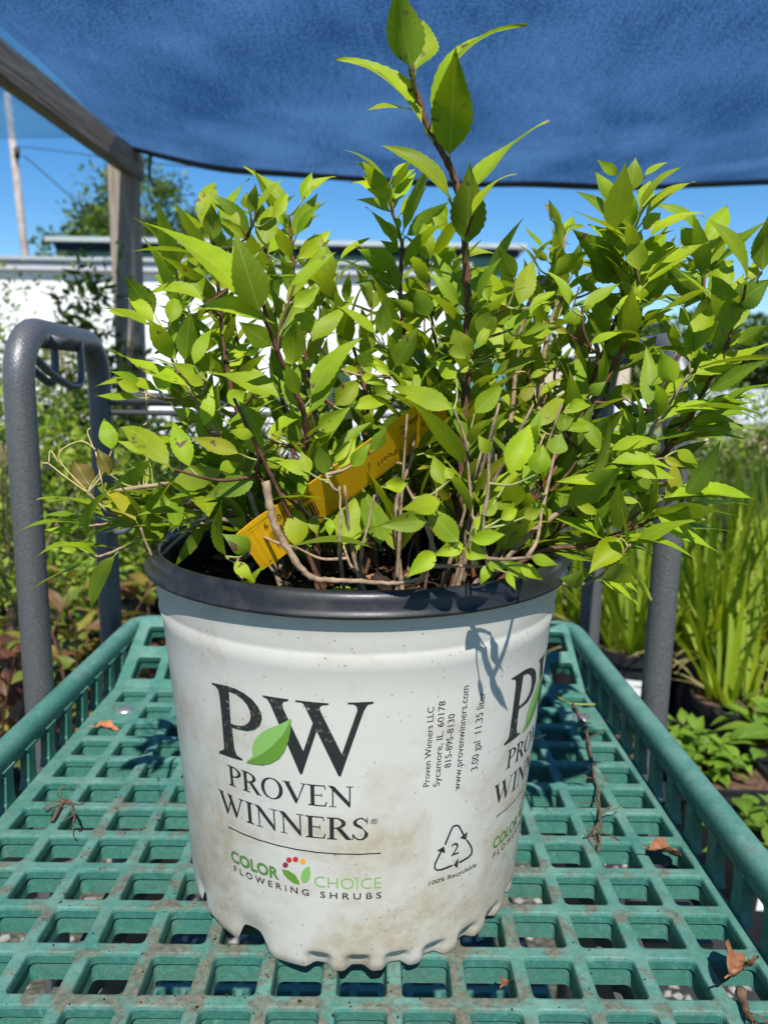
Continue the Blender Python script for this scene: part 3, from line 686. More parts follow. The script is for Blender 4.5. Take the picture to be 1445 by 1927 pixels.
# every leaf read off the photograph: tile, depth of its base in metres, then "base x,y tip x,y width kind"
LEAVES = [
 (T1, .43, "545 470 440 -120 250 d|570 480 625 100 260 b|630 860 55 400 95 b|795 1060 835 330 270 d|690 850 1165 50 60 m|800 1320 370 930 115 m|870 1330 1395 745 75 m|910 1640 930 1090 235 d|940 1440 1210 1120 48 b"),
 (A4, .52, "290 390 20 60 110 b|280 380 60 240 95 b|310 480 -40 280 105 b|330 590 20 440 80 d|400 820 180 620 110 m|320 260 490 100 60 b|310 370 535 180 75 b|340 490 540 210 110 b|390 600 635 350 130 m|440 800 815 495 165 d|395 740 365 590 60 b"),
 (A4, .53, "400 930 225 830 80 d|390 1080 20 910 200 d|360 1280 -10 1210 120 d|360 1230 50 1065 110 d|200 1180 195 1000 90 b|660 1030 610 640 165 m|600 970 545 770 105 b|690 1010 860 750 130 b|690 1090 920 880 150 m|840 760 680 530 115 b|830 640 700 520 150 b|700 720 660 640 90 b|620 1080 420 970 95 m|700 1420 780 1220 140 b|540 1400 400 1320 120 b|650 1440 460 1290 180 d|400 1440 290 1340 80 b|640 1300 440 1180 150 d|860 1210 1080 1060 95 b|900 1000 1290 960 60 m|860 1330 1070 1300 75 b"),
 (A4, .46, "940 1420 640 1110 120 m|1100 1390 1290 970 80 d|1380 1445 1040 1010 185 b|1450 1180 1300 900 150 d|1200 1400 1060 1060 185 b"),
 (A5, .56, "670 690 545 455 75 d|560 640 520 470 42 x|700 710 890 690 50 m|555 1040 660 860 120 m|540 1020 385 890 75 m|560 880 665 800 90 d|750 1160 830 850 130 d|660 1150 590 1020 95 d|410 1160 600 1190 60 b|410 1020 575 820 45 d|360 1310 540 1250 65 b|960 1290 800 1170 90 d"),
 (A5, .46, "270 1440 410 950 190 b|360 1440 630 1280 75 b|730 1440 510 1110 85 b|830 1430 1200 1210 105 m"),
 (A6, .48, "215 745 90 230 190 m|200 400 245 70 175 m|76 490 -124 200 130 b|100 240 -100 100 95 b|280 560 390 260 150 b|280 560 665 170 75 m|320 640 800 300 85 b|320 250 560 90 52 b|300 740 470 580 150 b|350 830 850 525 95 b|265 1110 240 760 195 m|275 1160 590 880 130 b|330 1240 940 840 135 b|270 1370 290 1230 155 m|60 1440 400 1350 65 b"),
 (A5, .51, "1230 740 800 395 120 d|1220 840 1080 620 190 d|1270 930 910 690 130 b|1230 1110 760 730 210 d|1280 1250 940 1010 115 b|1190 1200 920 960 250 d"),
 (A6, .53, "850 840 470 440 95 d|870 890 1100 480 185 b|810 880 650 700 170 b|880 1150 1440 580 70 d|890 1330 1150 1040 220 b|870 1180 1160 1000 160 b|850 1290 660 1000 95 b|880 1390 525 1080 190 d|830 1090 720 1000 90 m|850 1050 790 900 100 m|620 940 460 830 95 b"),
 (A6, .43, "1250 1250 850 620 115 m|1390 1130 1440 620 215 d|1290 1200 1320 1020 110 b|1100 1420 1230 1130 150 b|1120 1430 1470 1180 250 d"),
 (U5, .45, "735 610 950 10 220 b|600 790 470 480 190 m|415 1050 340 450 195 b|790 600 1400 240 105 m|1150 420 1460 250 150 d|750 710 1440 420 170 b|900 860 1450 560 150 d|530 1090 1185 1025 115 b|740 1150 1220 1090 105 m|700 1260 1150 1210 105 d|0 1400 490 1245 135 b|60 1440 430 1430 95 b"),
 (U5, .50, "210 1275 110 990 190 b|510 1370 690 1160 170 d|1010 970 1445 720 52 d|900 940 1350 890 62 b|1000 430 900 180 180 d|720 560 530 330 85 b|730 260 650 90 115 m|1150 230 990 180 120 b|470 240 490 120 90 m|290 200 590 80 85 b|0 190 380 10 105 b|220 890 130 780 130 m|740 720 880 900 150 d|530 1180 700 1080 95 b|0 560 170 380 75 m|780 1130 640 1010 120 m|960 1060 1180 1000 90 d"),
 (U4, .48, "770 260 790 80 205 m|840 110 1000 -20 85 m|720 330 510 215 75 y|160 500 650 270 135 b|260 360 620 250 95 d|40 710 450 520 115 d|900 440 1210 290 75 b|430 1190 720 830 155 b|650 1060 1000 930 95 b|700 1010 890 920 105 b|670 1210 1000 1190 105 b|1050 1410 770 1030 135 b|1060 1360 1250 1200 145 b|600 1160 780 1080 150 d|70 560 60 150 160 b|150 260 0 -60 220 b|210 290 530 0 65 b|1190 880 1420 900 120 d|900 880 1060 760 120 d"),
 (U4, .55, "1060 600 1110 430 105 b|330 1160 80 900 85 b|260 980 430 750 115 y|960 850 860 570 115 d|1050 680 900 590 180 d|640 620 510 470 75 d|360 730 600 640 65 m|780 490 830 240 140 x|930 230 960 130 105 d|460 890 690 700 65 m|1090 930 1310 780 150 d|420 1400 400 1180 125 b|620 1420 640 1200 160 b|650 1440 880 1420 55 y|1180 1100 1330 960 100 d|760 830 640 760 90 b"),
 (U3, .455, "855 570 740 270 240 m|960 350 1130 100 205 d|940 480 1090 220 95 b|920 1060 1200 770 180 m|775 740 570 560 150 b|790 690 960 580 55 b|755 1020 160 780 200 b"),
 (U3, .51, "1030 740 1000 420 135 b|1130 550 1130 170 135 b|760 850 650 720 95 b|200 640 420 260 190 d|90 370 120 20 160 d|170 720 0 540 95 b|140 490 270 240 95 d|770 1270 560 1090 190 d|870 1350 1190 1060 165 d|1060 1430 970 1300 65 b|660 470 560 480 75 b|480 180 170 10 125 d|520 180 400 -80 180 d|560 90 660 -60 105 b|600 330 830 250 85 m|300 1260 170 1200 55 b|80 1270 330 1010 170 d|0 1400 280 1400 115 b|480 1400 590 1440 75 b|380 740 270 620 115 d|140 870 0 720 130 d|200 910 -20 830 105 b|1060 1180 1240 1100 80 m|960 1240 880 1120 90 m"),
 (U2, .44, "350 380 620 -60 190 b|480 640 510 190 215 d|310 450 0 220 200 d|640 930 1090 330 190 b|230 1270 760 930 115 b|440 940 -280 690 165 b|650 1270 900 1170 115 b|200 1230 0 940 180 m|230 1400 0 1210 160 m|700 1210 1000 1000 170 m"),
 (U2, .50, "640 420 1010 20 155 b|650 340 590 80 170 m|150 880 150 590 150 b|150 970 270 870 115 b|850 990 1100 740 190 b|1000 1010 1410 910 130 b|870 1440 1200 1130 115 b|1250 350 880 80 85 b|1370 700 1030 440 95 b|1250 460 1080 330 95 m|1100 700 1330 790 95 b|930 660 1100 660 95 b|1100 640 1180 470 150 d|560 660 690 540 85 b|420 860 620 900 75 m|560 1300 440 1120 180 d|1100 1410 1010 1270 150 d|310 1300 410 1310 42 b|820 1470 820 1370 90 b|720 1100 800 1050 62 b|60 520 200 430 90 d"),
 (A3, .53, "450 600 65 120 135 m|560 480 660 210 115 b|590 440 850 190 75 b|480 790 710 400 165 m|510 800 680 480 75 d|520 1010 830 740 155 b|250 960 545 660 115 b|470 1080 400 850 65 m|850 1220 720 770 155 m|900 1030 1200 800 55 b|640 1250 690 1060 95 m|860 1390 700 1170 55 m|640 1420 800 1310 95 m|440 1300 380 1050 60 m|400 700 330 560 60 m"),
 (A3, .46, "400 1420 800 840 115 b|490 1240 870 940 105 b|480 1440 730 1250 155 b|300 640 440 400 115 b|200 920 310 440 195 b|170 560 400 280 65 b|100 600 150 310 105 d|90 560 60 390 125 m"),
 (A2, .37, "1400 1400 1170 680 320 d|1420 1420 330 580 230 b|1500 1480 720 1260 170 b"),
 (A2, .48, "1310 660 960 280 135 d|1230 620 930 330 110 b|1280 720 990 520 130 m|970 740 950 400 168 d|930 700 950 120 195 b|880 1250 740 920 195 b|580 1500 640 1215 150 b|450 1420 180 1070 225 d|430 1530 185 1190 130 b|920 1310 300 1170 115 b|1260 960 1150 760 125 b"),
 (A2, .56, "650 1060 410 800 130 d|630 960 540 800 115 b|640 960 690 740 62 d|650 1030 870 870 105 b|630 1130 410 1040 115 b|1000 1340 890 1150 130 d|1170 1160 910 1070 100 b|1000 1030 870 890 170 d|1030 1040 860 920 130 b|1150 1400 1080 1200 200 d|250 1440 0 1350 65 b|1080 830 1150 680 55 d|620 1220 540 1100 110 d|700 1180 720 1020 80 d"),
 (U1, .47, "810 600 850 150 190 d|890 630 1050 260 125 b|980 680 1040 480 150 m|740 570 560 360 130 b|870 820 155 485 105 b|1020 760 700 590 145 b|990 800 780 680 105 b|700 820 480 690 150 b|980 1180 1060 780 135 b|1190 960 1370 840 170 b"),
 (U1, .52, "500 270 20 90 65 b|420 780 110 665 75 d|590 860 10 810 85 b|410 910 0 890 75 b|420 860 180 735 115 b|1300 330 1000 280 75 b|1240 420 1150 260 140 d|930 960 690 940 95 m|930 1130 700 1000 150 m|1090 1060 1140 730 65 d|150 1400 70 1070 160 b|470 1430 190 1300 85 m|750 1340 550 1260 115 b|1000 1250 950 1150 110 b|1240 1120 1390 1160 90 b|760 940 690 640 170 d"),
 (U1, .42, "690 1560 200 1080 230 b|860 1560 700 1120 190 b|1320 1420 860 1270 150 y|1450 1260 1200 1200 110 b"),
 (U2, .44, "900 1560 1060 1270 130 b|790 1620 720 1330 150 d|1010 1540 1190 1310 135 m|640 1600 560 1390 120 b|1200 1400 1330 1180 130 d"),
 (V1, .52, "420 540 250 280 190 x|580 430 470 200 135 x|480 400 690 390 65 y|890 240 640 140 65 m|890 390 740 310 75 b|820 450 690 410 85 b|850 460 930 430 65 b|1170 650 800 640 205 m|810 860 500 650 115 y|915 1040 930 690 230 b|310 800 0 755 55 d|270 900 20 890 65 b|300 1030 150 1070 85 m|400 900 270 960 105 x|510 690 630 560 95 b"),
 (W1, .445, "885 960 900 560 205 b|1290 950 1400 500 270 b|1020 680 1070 850 100 b|360 1070 540 1240 115 b|1400 1300 1100 1350 75 b|560 340 120 520 200 d|600 160 480 -60 155 b|230 300 420 230 130 b|1050 340 690 200 115 b|1190 260 1170 110 130 b|1210 240 1370 20 95 b|900 460 980 430 105 m|470 780 330 700 130 d|300 1040 260 560 105 d|490 1340 600 1100 65 d|560 1370 430 1230 105 d|510 980 270 840 170 d|1180 700 1180 860 90 b"),
 (X1, .455, "360 210 850 220 95 b|500 240 870 320 105 b|330 240 500 270 75 b|340 345 -10 320 85 b|340 350 710 380 75 b|760 440 1110 385 115 m|800 450 1445 410 125 b|700 560 1165 850 115 b|590 560 740 420 150 m|600 490 400 455 55 b|300 580 90 470 75 b|465 740 230 1010 190 b|310 1060 590 1250 55 b|340 1020 590 1160 55 m|870 100 1030 210 90 b|770 160 930 230 62 y"),
 (Y1, .368, "600 640 690 560 70 b|690 660 800 590 75 b|820 650 930 600 70 m|560 720 610 620 60 b|720 880 842 990 66 b|800 900 930 990 70 m|640 905 590 1010 62 m|860 860 1010 905 66 b"),
 (Y1, .372, "480 790 280 580 130 b|520 770 720 740 85 b|500 790 340 850 95 b|500 810 630 870 95 b|350 830 190 970 105 b|380 560 170 600 115 m|310 660 40 690 115 d|390 480 330 300 95 b|190 460 50 480 85 b|440 440 400 370 65 b|745 430 860 130 150 b|900 420 930 250 125 m|990 310 1030 190 115 b|880 480 820 350 75 b|640 300 580 200 75 m|740 900 870 970 72 m|730 940 780 1040 45 b|620 900 740 920 65 m|930 620 880 560 65 m"),
]
# stems: photo pixels with depth at the first and last point; r0 base radius, material
STEMS = [
 ([(850, 1085), (860, 1000), (870, 860), (872, 809), (876, 747), (880, 685), (880, 612), (882, 580), (878, 519), (875, 473), (872, 430), (860, 352), (844, 309), (824, 272), (806, 241), (790, 193), (779, 159), (775, 133), (768, 60), (760, -30)], .50, .425, .0040, 'stem_red'),
 ([(790, 1085), (784, 1000), (776, 900), (770, 760), (754, 564), (755, 498), (756, 456), (738, 396), (732, 355)], .54, .52, .0028, 'stem_red'),
 ([(745, 1085), (760, 960), (800, 850), (830, 720), (815, 620), (806, 520), (803, 480)], .55, .53, .0026, 'stem_red'),
 ([(905, 1075), (925, 960), (960, 800), (975, 650), (1000, 560), (1036, 512), (1053, 483), (1063, 452), (1063, 428)], .55, .56, .0028, 'stem_tan'),
 ([(930, 1080), (975, 930), (1010, 800), (1025, 660), (1036, 608), (1049, 569), (1060, 545)], .56, .57, .0032, 'stem_tan'),
 ([(920, 1080), (1000, 940), (1100, 775), (1155, 690), (1190, 610), (1198, 575), (1200, 520), (1190, 440)], .52, .48, .0030, 'stem_red'),
 ([(900, 1085), (985, 960), (1080, 790), (1140, 650), (1168, 572), (1173, 550), (1179, 508), (1180, 467)], .54, .51, .0028, 'stem_red'),
 ([(925, 1085), (1060, 985), (1160, 920), (1243, 860), (1261, 838), (1288, 799), (1317, 751), (1342, 701), (1369, 647), (1390, 560), (1430, 510)], .51, .44, .0030, 'stem_red'),
 ([(915, 1082), (1050, 950), (1180, 830), (1260, 700), (1310, 600), (1324, 550), (1325, 479)], .55, .53, .0028, 'stem_red'),
 ([(900, 1090), (980, 1020), (1120, 915), (1207, 836), (1234, 797), (1270, 743), (1303, 693)], .48, .45, .0027, 'stem_tan'),
 ([(600, 1060), (590, 930), (579, 851), (575, 799), (566, 761), (543, 705), (518, 651), (502, 599), (495, 570)], .48, .40, .0032, 'stem_red'),
 ([(640, 1080), (610, 930), (590, 760), (570, 640), (554, 523), (552, 488), (548, 446), (545, 405)], .54, .53, .0027, 'stem_red'),
 ([(660, 1085), (680, 900), (690, 760), (660, 640), (634, 567), (628, 540)], .55, .53, .0024, 'stem_red'),
 ([(560, 1080), (500, 930), (450, 780), (425, 680), (413, 560), (408, 500), (402, 450)], .53, .50, .0028, 'stem_red'),
 ([(540, 1080), (450, 940), (390, 800), (370, 720), (345, 620), (334, 540), (332, 500)], .56, .56, .0025, 'stem_red'),
 ([(540, 1075), (470, 930), (420, 830), (375, 760), (330, 690), (310, 620)], .50, .48, .0025, 'stem_tan'),
 ([(560, 1040), (470, 970), (384, 953), (300, 953), (250, 955), (215, 968), (165, 927)], .53, .52, .0028, 'stem_tan'),
 ([(560, 1045), (470, 985), (380, 955), (300, 957), (250, 970), (204, 985), (158, 990)], .53, .52, .0024, 'stem_tan'),
 ([(570, 1050), (480, 985), (357, 965), (300, 995), (266, 1013), (206, 1041), (178, 1047), (160, 1030)], .53, .50, .0022, 'stem_tan'),
 ([(560, 1050), (450, 990), (375, 988), (343, 1008), (297, 1050), (284, 1042), (264, 993)], .50, .47, .0022, 'stem_tan'),
 ([(215, 925), (300, 912), (350, 908), (420, 905), (500, 940), (560, 1020)], .51, .53, .0022, 'stem_tan'),
 ([(500, 905), (508, 953), (518, 990), (555, 1055), (586, 1086), (626, 1092), (680, 1094), (740, 1098), (790, 1090)], .388, .40, .0030, 'stem_tan'),
 ([(652, 1081), (639, 1041), (641, 975), (639, 915)], .41, .415, .0016, 'stem_tan'),
 ([(666, 1086), (681, 1037), (690, 1000), (704, 930)], .415, .42, .0015, 'stem_tan'),
 ([(920, 1095), (1000, 1045), (1101, 1027), (1165, 1004), (1204, 989), (1237, 971), (1285, 942)], .48, .46, .0024, 'stem_red'),
 ([(1100, 1030), (1168, 1004), (1198, 968), (1245, 940)], .47, .46, .0018, 'stem_red'),
 ([(950, 1085), (1020, 1090), (1063, 1099), (1088, 1101), (1122, 1089), (1160, 1053), (1186, 1025)], .48, .45, .0019, 'stem_tan'),
 ([(910, 1075), (880, 950), (885, 860), (900, 760), (930, 660)], .54, .52, .0022, 'stem_red'),
 ([(920, 1060), (995, 957), (1046, 916), (1100, 850)], .50, .49, .0022, 'stem_red'),
 ([(940, 1065), (1045, 970), (1160, 888)], .52, .50, .0022, 'stem_red'),
 ([(890, 1090), (890, 1000), (887, 960), (880, 850)], .46, .455, .0022, 'stem_tan'),
 ([(860, 1090), (940, 1030), (963, 945), (985, 880)], .47, .46, .0025, 'stem_tan'),
 ([(800, 1090), (830, 1000), (820, 900), (840, 820)], .57, .58, .0026, 'stem_red'),
 ([(700, 1080), (720, 980), (735, 880), (740, 800)], .58, .59, .0026, 'stem_red'),
 ([(620, 1075), (640, 960), (650, 860), (640, 760)], .59, .60, .0026, 'stem_tan'),
 ([(760, 1095), (745, 960), (775, 860), (780, 750)], .50, .49, .0024, 'stem_tan'),
 ([(690, 1090), (645, 980), (600, 900)], .52, .5, .002, 'stem_red'), ([(830, 1090), (850, 960), (830, 880)], .52, .52, .002, 'stem_red'),
]
for x_, y_, xt_, dd_ in ((420, 470, 470, .60), (500, 430, 560, .61), (600, 520, 610, .63), (650, 580, 640, .62), (700, 540, 690, .64), (800, 560, 790, .62), (860, 530, 830, .64), (930, 570, 890, .62), (1000, 610, 930, .64), (1090, 540, 960, .62), (1150, 540, 980, .60), (350, 560, 450, .59), (560, 600, 580, .65), (760, 620, 750, .66), (1230, 520, 1000, .61), (1010, 640, 930, .60), (450, 660, 500, .58), (880, 600, 850, .60)):
    STEMS.append(([(max(600, min(880, xt_)), 1040), ((x_ + xt_) / 2, (y_ + 1040) / 2 + 10), ((x_ * 2 + xt_) / 3, y_ * .7 + 310), (x_, y_)], dd_ - .03, dd_, .0022, 'stem_red'))
stem_pts = []; stem_mb = []
for pts, d0, d1, r0, mt in STEMS:
    n_ = len(pts); P3 = []
    for i, (x, y) in enumerate(pts): P3.append(px(x, y, d0 + (d1 - d0) * i / (n_ - 1)))
    if P3[0].z < S + 0.26 and pts[0][1] > 1035:                  # root it in the soil
        q = P3[0].copy(); dx, dy = q.x - PX, q.y - PY; rr = math.hypot(dx, dy); k_ = min(1, 0.085 / max(rr, 1e-6))
        P3[0] = Vector((PX + dx * k_, PY + dy * k_, S + 0.206))
    sm = bez(P3, 6); N_ = len(sm); rad = []
    for i in range(N_):
        t_ = i / (N_ - 1); rad.append(r0 * 0.76 * (1 - 0.58 * t_) * (1.22 if i % 6 == 0 and i > 0 else 1.0) * random.uniform(0.97, 1.04))
    sm = [p + Vector((random.uniform(-1, 1), random.uniform(-1, 1), random.uniform(-1, 1))) * 0.0003 for p in sm]
    m_ = MB(); m_.tube(sm, rad, 8); stem_mb.append((m_, mt)); stem_pts.append((sm, rad))
flat = [(i, j, p) for i, (sm, _) in enumerate(stem_pts) for j, p in enumerate(sm) if j > 2]
flat_np = np.array([tuple(p) for _, _, p in flat])
UPV = Vector((0, 0, 1)); blades = []
def place_leaf(bx, by, tx, ty, w, d, kind):
    B = px(bx, by, d); Lp = math.hypot(tx - bx, ty - by) / FPX * d; view = (CM.translation - B).normalized()
    wid = w / FPX * d
    want = {'d': -0.55, 'm': -0.15, 'b': 0.30, 'y': 0.2, 'x': 0.0}[kind] * Lp + random.uniform(-0.12, 0.12) * Lp
    if ty > by: want = -0.25 * Lp                                  # drooping leaves hang towards the viewer
    if wid < 0.30 * Lp and kind != 'd': want *= 0.5
    Tt = px(tx, ty, max(0.30, d + want)); ax = (Tt - B).normalized()
    L = (Tt - B).length; true = max(wid, 0.30 * L); true = min(true, max(wid * 1.02, 0.44 * L))
    n0 = (view - ax * view.dot(ax)).normalized()
    phi = math.acos(max(-1, min(1, wid / true)))
    best = None
    for sg in (1, -1):
        nn = Matrix.Rotation(sg * phi, 3, ax) @ n0
        sc = nn.z + random.uniform(-0.05, 0.05)
        if best is None or sc > best[0]: best = (sc, nn)
    nn = best[1]
    flip = nn.z < -0.15
    blades.append(dict(b=B, t=Tt, w=true, n=nn, k=kind, flip=flip, area=w * math.hypot(tx - bx, ty - by)))
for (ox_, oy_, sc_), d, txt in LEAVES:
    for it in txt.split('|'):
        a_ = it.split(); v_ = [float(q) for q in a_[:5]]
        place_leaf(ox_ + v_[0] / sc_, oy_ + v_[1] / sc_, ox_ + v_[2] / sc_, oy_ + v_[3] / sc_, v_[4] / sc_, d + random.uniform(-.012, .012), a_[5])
# stalks joining leaf bases to the nearest lower stem
petm = MB(); nodes = [tuple(p) for _, _, p in flat]; owner = [i for i, _, _ in flat]; NP = np.array(nodes)
order = sorted(blades, key=lambda q: np.linalg.norm(NP - np.array(tuple(q['b'])), axis=1).min())
for bl_ in order:
    B = bl_['b']; dv = NP - np.array(tuple(B)); dist = np.linalg.norm(dv, axis=1) + np.maximum(0, dv[:, 2] + 0.004) * 1.6
    j = int(dist.argmin()); P = Vector(nodes[j]); si_i = owner[j]; D = (P - B).length
    if D < 0.004: continue
    ax = (bl_['t'] - B).normalized(); r_ = 0.0006 if D < 0.025 else 0.0009
    pts = bez([P, P.lerp(B, 0.5) - UPV * 0.05 * D + ax * (-0.05 * D), B + ax * 0.001], 5)
    rr = [r_ * 1.35 - (r_ * 0.6) * i / (len(pts) - 1) for i in range(len(pts))]
    if D < 0.025: petm.tube(pts, rr, 5, False)
    else:
        stem_mb[si_i][0].tube(pts, rr, 6, False)
        nodes += [tuple(p) for p in pts[2:]]; owner += [si_i] * len(pts[2:]); NP = np.array(nodes)
stems_o = [m_.build('stem', M[mt], SH, smooth=True) for m_, mt in stem_mb]
pe = petm.build('leaf_stalks', M['petiole'], SH, smooth=True); tag(pe, kind='stuff')
def add_blade(bl_, vs_all=None):
    k = bl_['k']; c = leaf_col(k); arch = random.uniform(0.0, 0.14) * (-1 if bl_['flip'] else 1)
    cup = random.uniform(-0.06, 0.24) * (1 if not bl_['flip'] else -1)
    vs, fs, uv = leaf_mesh(bl_['b'], bl_['t'], bl_['w'], bl_['n'], arch, cup, twist=random.uniform(-0.8, 0.8), rows=25 if k != 'x' else 13, droop=random.choice((0, 0, .1, .2)), wav=random.uniform(0.0, 0.06) if k != 'x' else 0.18)
    return vs, fs, uv, c
blades.sort(key=lambda q: -q['area'])
rest_v, rest_f, rest_uv, rest_c = [], [], [], []
def to_rest(vs, fs, uv, c):
    n_ = len(rest_v); rest_v.extend(vs); rest_f.extend([tuple(i + n_ for i in f) for f in fs]); rest_uv.extend(uv); rest_c.extend([c] * len(vs))
for i, bl_ in enumerate(blades):
    vs, fs, uv, c = add_blade(bl_)
    if i < 300:
        lo = obj('leaf', mesh_from(vs, fs, uv, [c] * len(vs), 'leaf', SHI), M['leaf'], SH)
        if bl_['k'] == 'x': lo['label'] = 'withered brown spotted leaf'
        elif bl_['k'] == 'y': lo['label'] = 'yellowing leaf'
    else: to_rest(vs, fs, uv, c)
# opposite pairs of slimmer leaves along every shoot
rs = random.Random(11)
for (sm, rad), (pts_, d0_, d1_, r0_, mt_) in zip(stem_pts, STEMS):
    N_ = len(sm); acc_ = 0.0; turn = rs.uniform(0, 3.1)
    for i in range(2, N_):
        acc_ += (sm[i] - sm[i - 1]).length
        if acc_ < 0.0125: continue
        acc_ = 0.0; turn += 1.57; P = sm[i]; t = (sm[min(i + 1, N_ - 1)] - sm[i - 1]).normalized(); dpt = depth_of(P); hi = (P.z - S)
        if hi > 0.40 and pts_[-1][1] < 0: continue
        if hi < 0.235 or (dpt < 0.43 and hi < 0.30): continue
        if 380 > pts_[-1][0] and d0_ > .46 and mt_ == 'stem_tan' and rs.random() < .62: continue
        if dpt < 0.435 and rs.random() < 0.75: continue
        a0 = t.orthogonal().normalized()
        for sg in (0, math.pi):
            if rs.random() < 0.16: continue
            rad_v = Matrix.Rotation(turn + sg + rs.uniform(-.4, .4), 3, t) @ a0; up = rs.uniform(0.5, 1.5)
            ax = (rad_v + t * up + UPV * 0.15).normalized(); L = rs.uniform(0.034, 0.064) * (1 if i < N_ * .85 else .8)
            nn = (t - ax * t.dot(ax)).normalized() if rs.random() < .8 else UPV
            if nn.z < -0.3: nn = -nn
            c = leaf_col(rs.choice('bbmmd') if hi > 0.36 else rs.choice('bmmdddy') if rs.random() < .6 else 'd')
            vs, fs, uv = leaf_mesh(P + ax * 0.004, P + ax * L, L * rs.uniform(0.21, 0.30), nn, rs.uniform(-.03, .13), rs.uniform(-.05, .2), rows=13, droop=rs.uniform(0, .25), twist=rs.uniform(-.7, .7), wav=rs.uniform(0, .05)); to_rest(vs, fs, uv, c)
# leaves deep inside the bush, their shade put into darker colours
for _ in range(520):
    i, j, P = flat[rs.randrange(len(flat))]
    dpt = depth_of(P)
    if dpt < 0.47 and rs.random() < 0.85: continue
    P = Vector(P) + Vector((rs.uniform(-1, 1), rs.uniform(-.5, 1.2), rs.uniform(-1, 1))) * 0.016
    if P.z < S + 0.25 or (P.z > S + 0.42 and rs.random() < .7): continue
    ang = rs.uniform(0, 6.28); el = rs.uniform(-0.2, 0.9)
    ax = Vector((math.cos(ang) * math.cos(el), math.sin(ang) * math.cos(el) + 0.45, math.sin(el))).normalized()
    L = rs.uniform(0.026, 0.052); nn = (UPV - ax * ax.z + Vector((rs.uniform(-.4, .4), rs.uniform(-.4, .4), 0))).normalized()
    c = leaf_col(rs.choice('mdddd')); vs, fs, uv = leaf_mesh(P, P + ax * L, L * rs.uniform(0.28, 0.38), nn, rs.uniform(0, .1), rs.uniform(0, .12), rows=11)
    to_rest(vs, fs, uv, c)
# bare twigs crowding the base
for _ in range(46):
    a = rs.uniform(0, 6.28); r = 0.075 * math.sqrt(rs.random()); q = Vector((PX + 0.03 + r * math.sin(a), PY - r * math.cos(a), S + 0.205)); h_ = rs.uniform(.04, .15)
    e = q + Vector((math.sin(a) * h_ * rs.uniform(.1, .8) + rs.uniform(-.02, .02), -math.cos(a) * h_ * rs.uniform(0, .5), h_)); m_ = MB()
    P3 = bez([q, q.lerp(e, .5) + Vector((rs.uniform(-.006, .006), rs.uniform(-.006, .006), 0)), e], 5); m_.tube(P3, [rs.uniform(.0011, .002) * (1 - .05 * k) for k in range(len(P3))], 6)
    m_.build('stem', M[rs.choice(('stem_tan', 'stem_tan', 'stem_red'))], SH, smooth=True)
ro = obj('small_leaves', mesh_from(rest_v, rest_f, rest_uv, rest_c, 'small_leaves', SHI), M['leaf'], SH); tag(ro, kind='stuff')
# dry wisps at the left tips
dw = MB()
for pts, d in (([(165, 927), (120, 895), (92, 873), (80, 872)], .52), ([(165, 926), (110, 860), (150, 830), (180, 845)], .52), ([(92, 872), (95, 848), (110, 870)], .52), ([(178, 848), (165, 815), (170, 805)], .52), ([(250, 957), (200, 926), (180, 850)], .52), ([(935, 735), (975, 700), (1000, 712), (1010, 760)], .5), ([(1045, 690), (1030, 640), (1020, 590)], .55), ([(1050, 650), (1048, 610), (1060, 570)], .55), ([(275, 740), (277, 790), (270, 800)], .5)):
    dw.tube(bez([px(x, y, d) for x, y in pts], 5), 0.00045, 5)
tag(dw.build('dry_wisps', M['straw'], SH, smooth=True), kind='stuff')
# leaf litter on the soil
lit = MB()
for _ in range(150):
    a = rs.uniform(0, 6.28); r = 0.128 * math.sqrt(rs.random()); c = Vector((PX + r * math.sin(a), PY - r * math.cos(a), S + 0.216 + rs.uniform(0, .006)))
    s_ = rs.uniform(0.003, 0.010); m_ = Matrix.Rotation(rs.uniform(0, 6.28), 3, 'Z') @ Matrix.Rotation(rs.uniform(-.8, .8), 3, 'X')
    lit.add([c + m_ @ Vector((x * s_, y * s_ * .5, z * s_)) for x, y, z in ((-1, 0, 0), (0, -1, .3), (1, 0, .1), (0, 1, .4))], [(0, 1, 2), (0, 2, 3)])
tag(lit.build('leaf_litter', M['deadleaf'], POT), kind='stuff')

# ================================================================== TAGS IN THE SHRUB
def tag_strip(name, label, cat, P0, P1, P2, wid, up, mat, thick=0.0005):
    t_ = thing(name, label, cat, tuple(P0)); mb = MB(); pts = bez([P0, P1, P2], 10); vs = []; fs = []; nrm = []
    for i, p in enumerate(pts):
        t = (pts[min(i + 1, len(pts) - 1)] - pts[max(i - 1, 0)]).normalized(); s_ = (up - t * up.dot(t)).normalized(); n_ = t.cross(s_)
        for a_, b_ in ((-.5, 0), (.5, 0), (.5, 1), (-.5, 1)): vs.append(p + s_ * (a_ * wid) - n_ * (thick * b_))
        nrm.append((p, t, s_, n_))
    for i in range(len(pts) - 1):
        for k in range(4): fs.append((i * 4 + k, i * 4 + (k + 1) % 4, (i + 1) * 4 + (k + 1) % 4, (i + 1) * 4 + k))
    fs += [(3, 2, 1, 0), tuple(len(vs) - 4 + k for k in range(4))]
    mb.add(vs, fs); mb.build('tag_strip', mat, t_); return t_, nrm
def strip_map(nrm, side):
    """u along the strip in metres from its start, v across"""
    acc = [0]
    for i in range(1, len(nrm)): acc.append(acc[-1] + (nrm[i][0] - nrm[i - 1][0]).length)
    def f(u, v, off=0.0004):
        i = 0
        while i < len(acc) - 2 and acc[i + 1] < u: i += 1
        k = (u - acc[i]) / (acc[i + 1] - acc[i]); p, t, s_, n_ = nrm[i]; q = nrm[i + 1][0]
        return p.lerp(q, k) + s_ * v + n_ * (off * side)
    return f, acc[-1]
TU = (CM.to_3x3() @ Vector((0.62, 0.78, 0.0))).normalized()
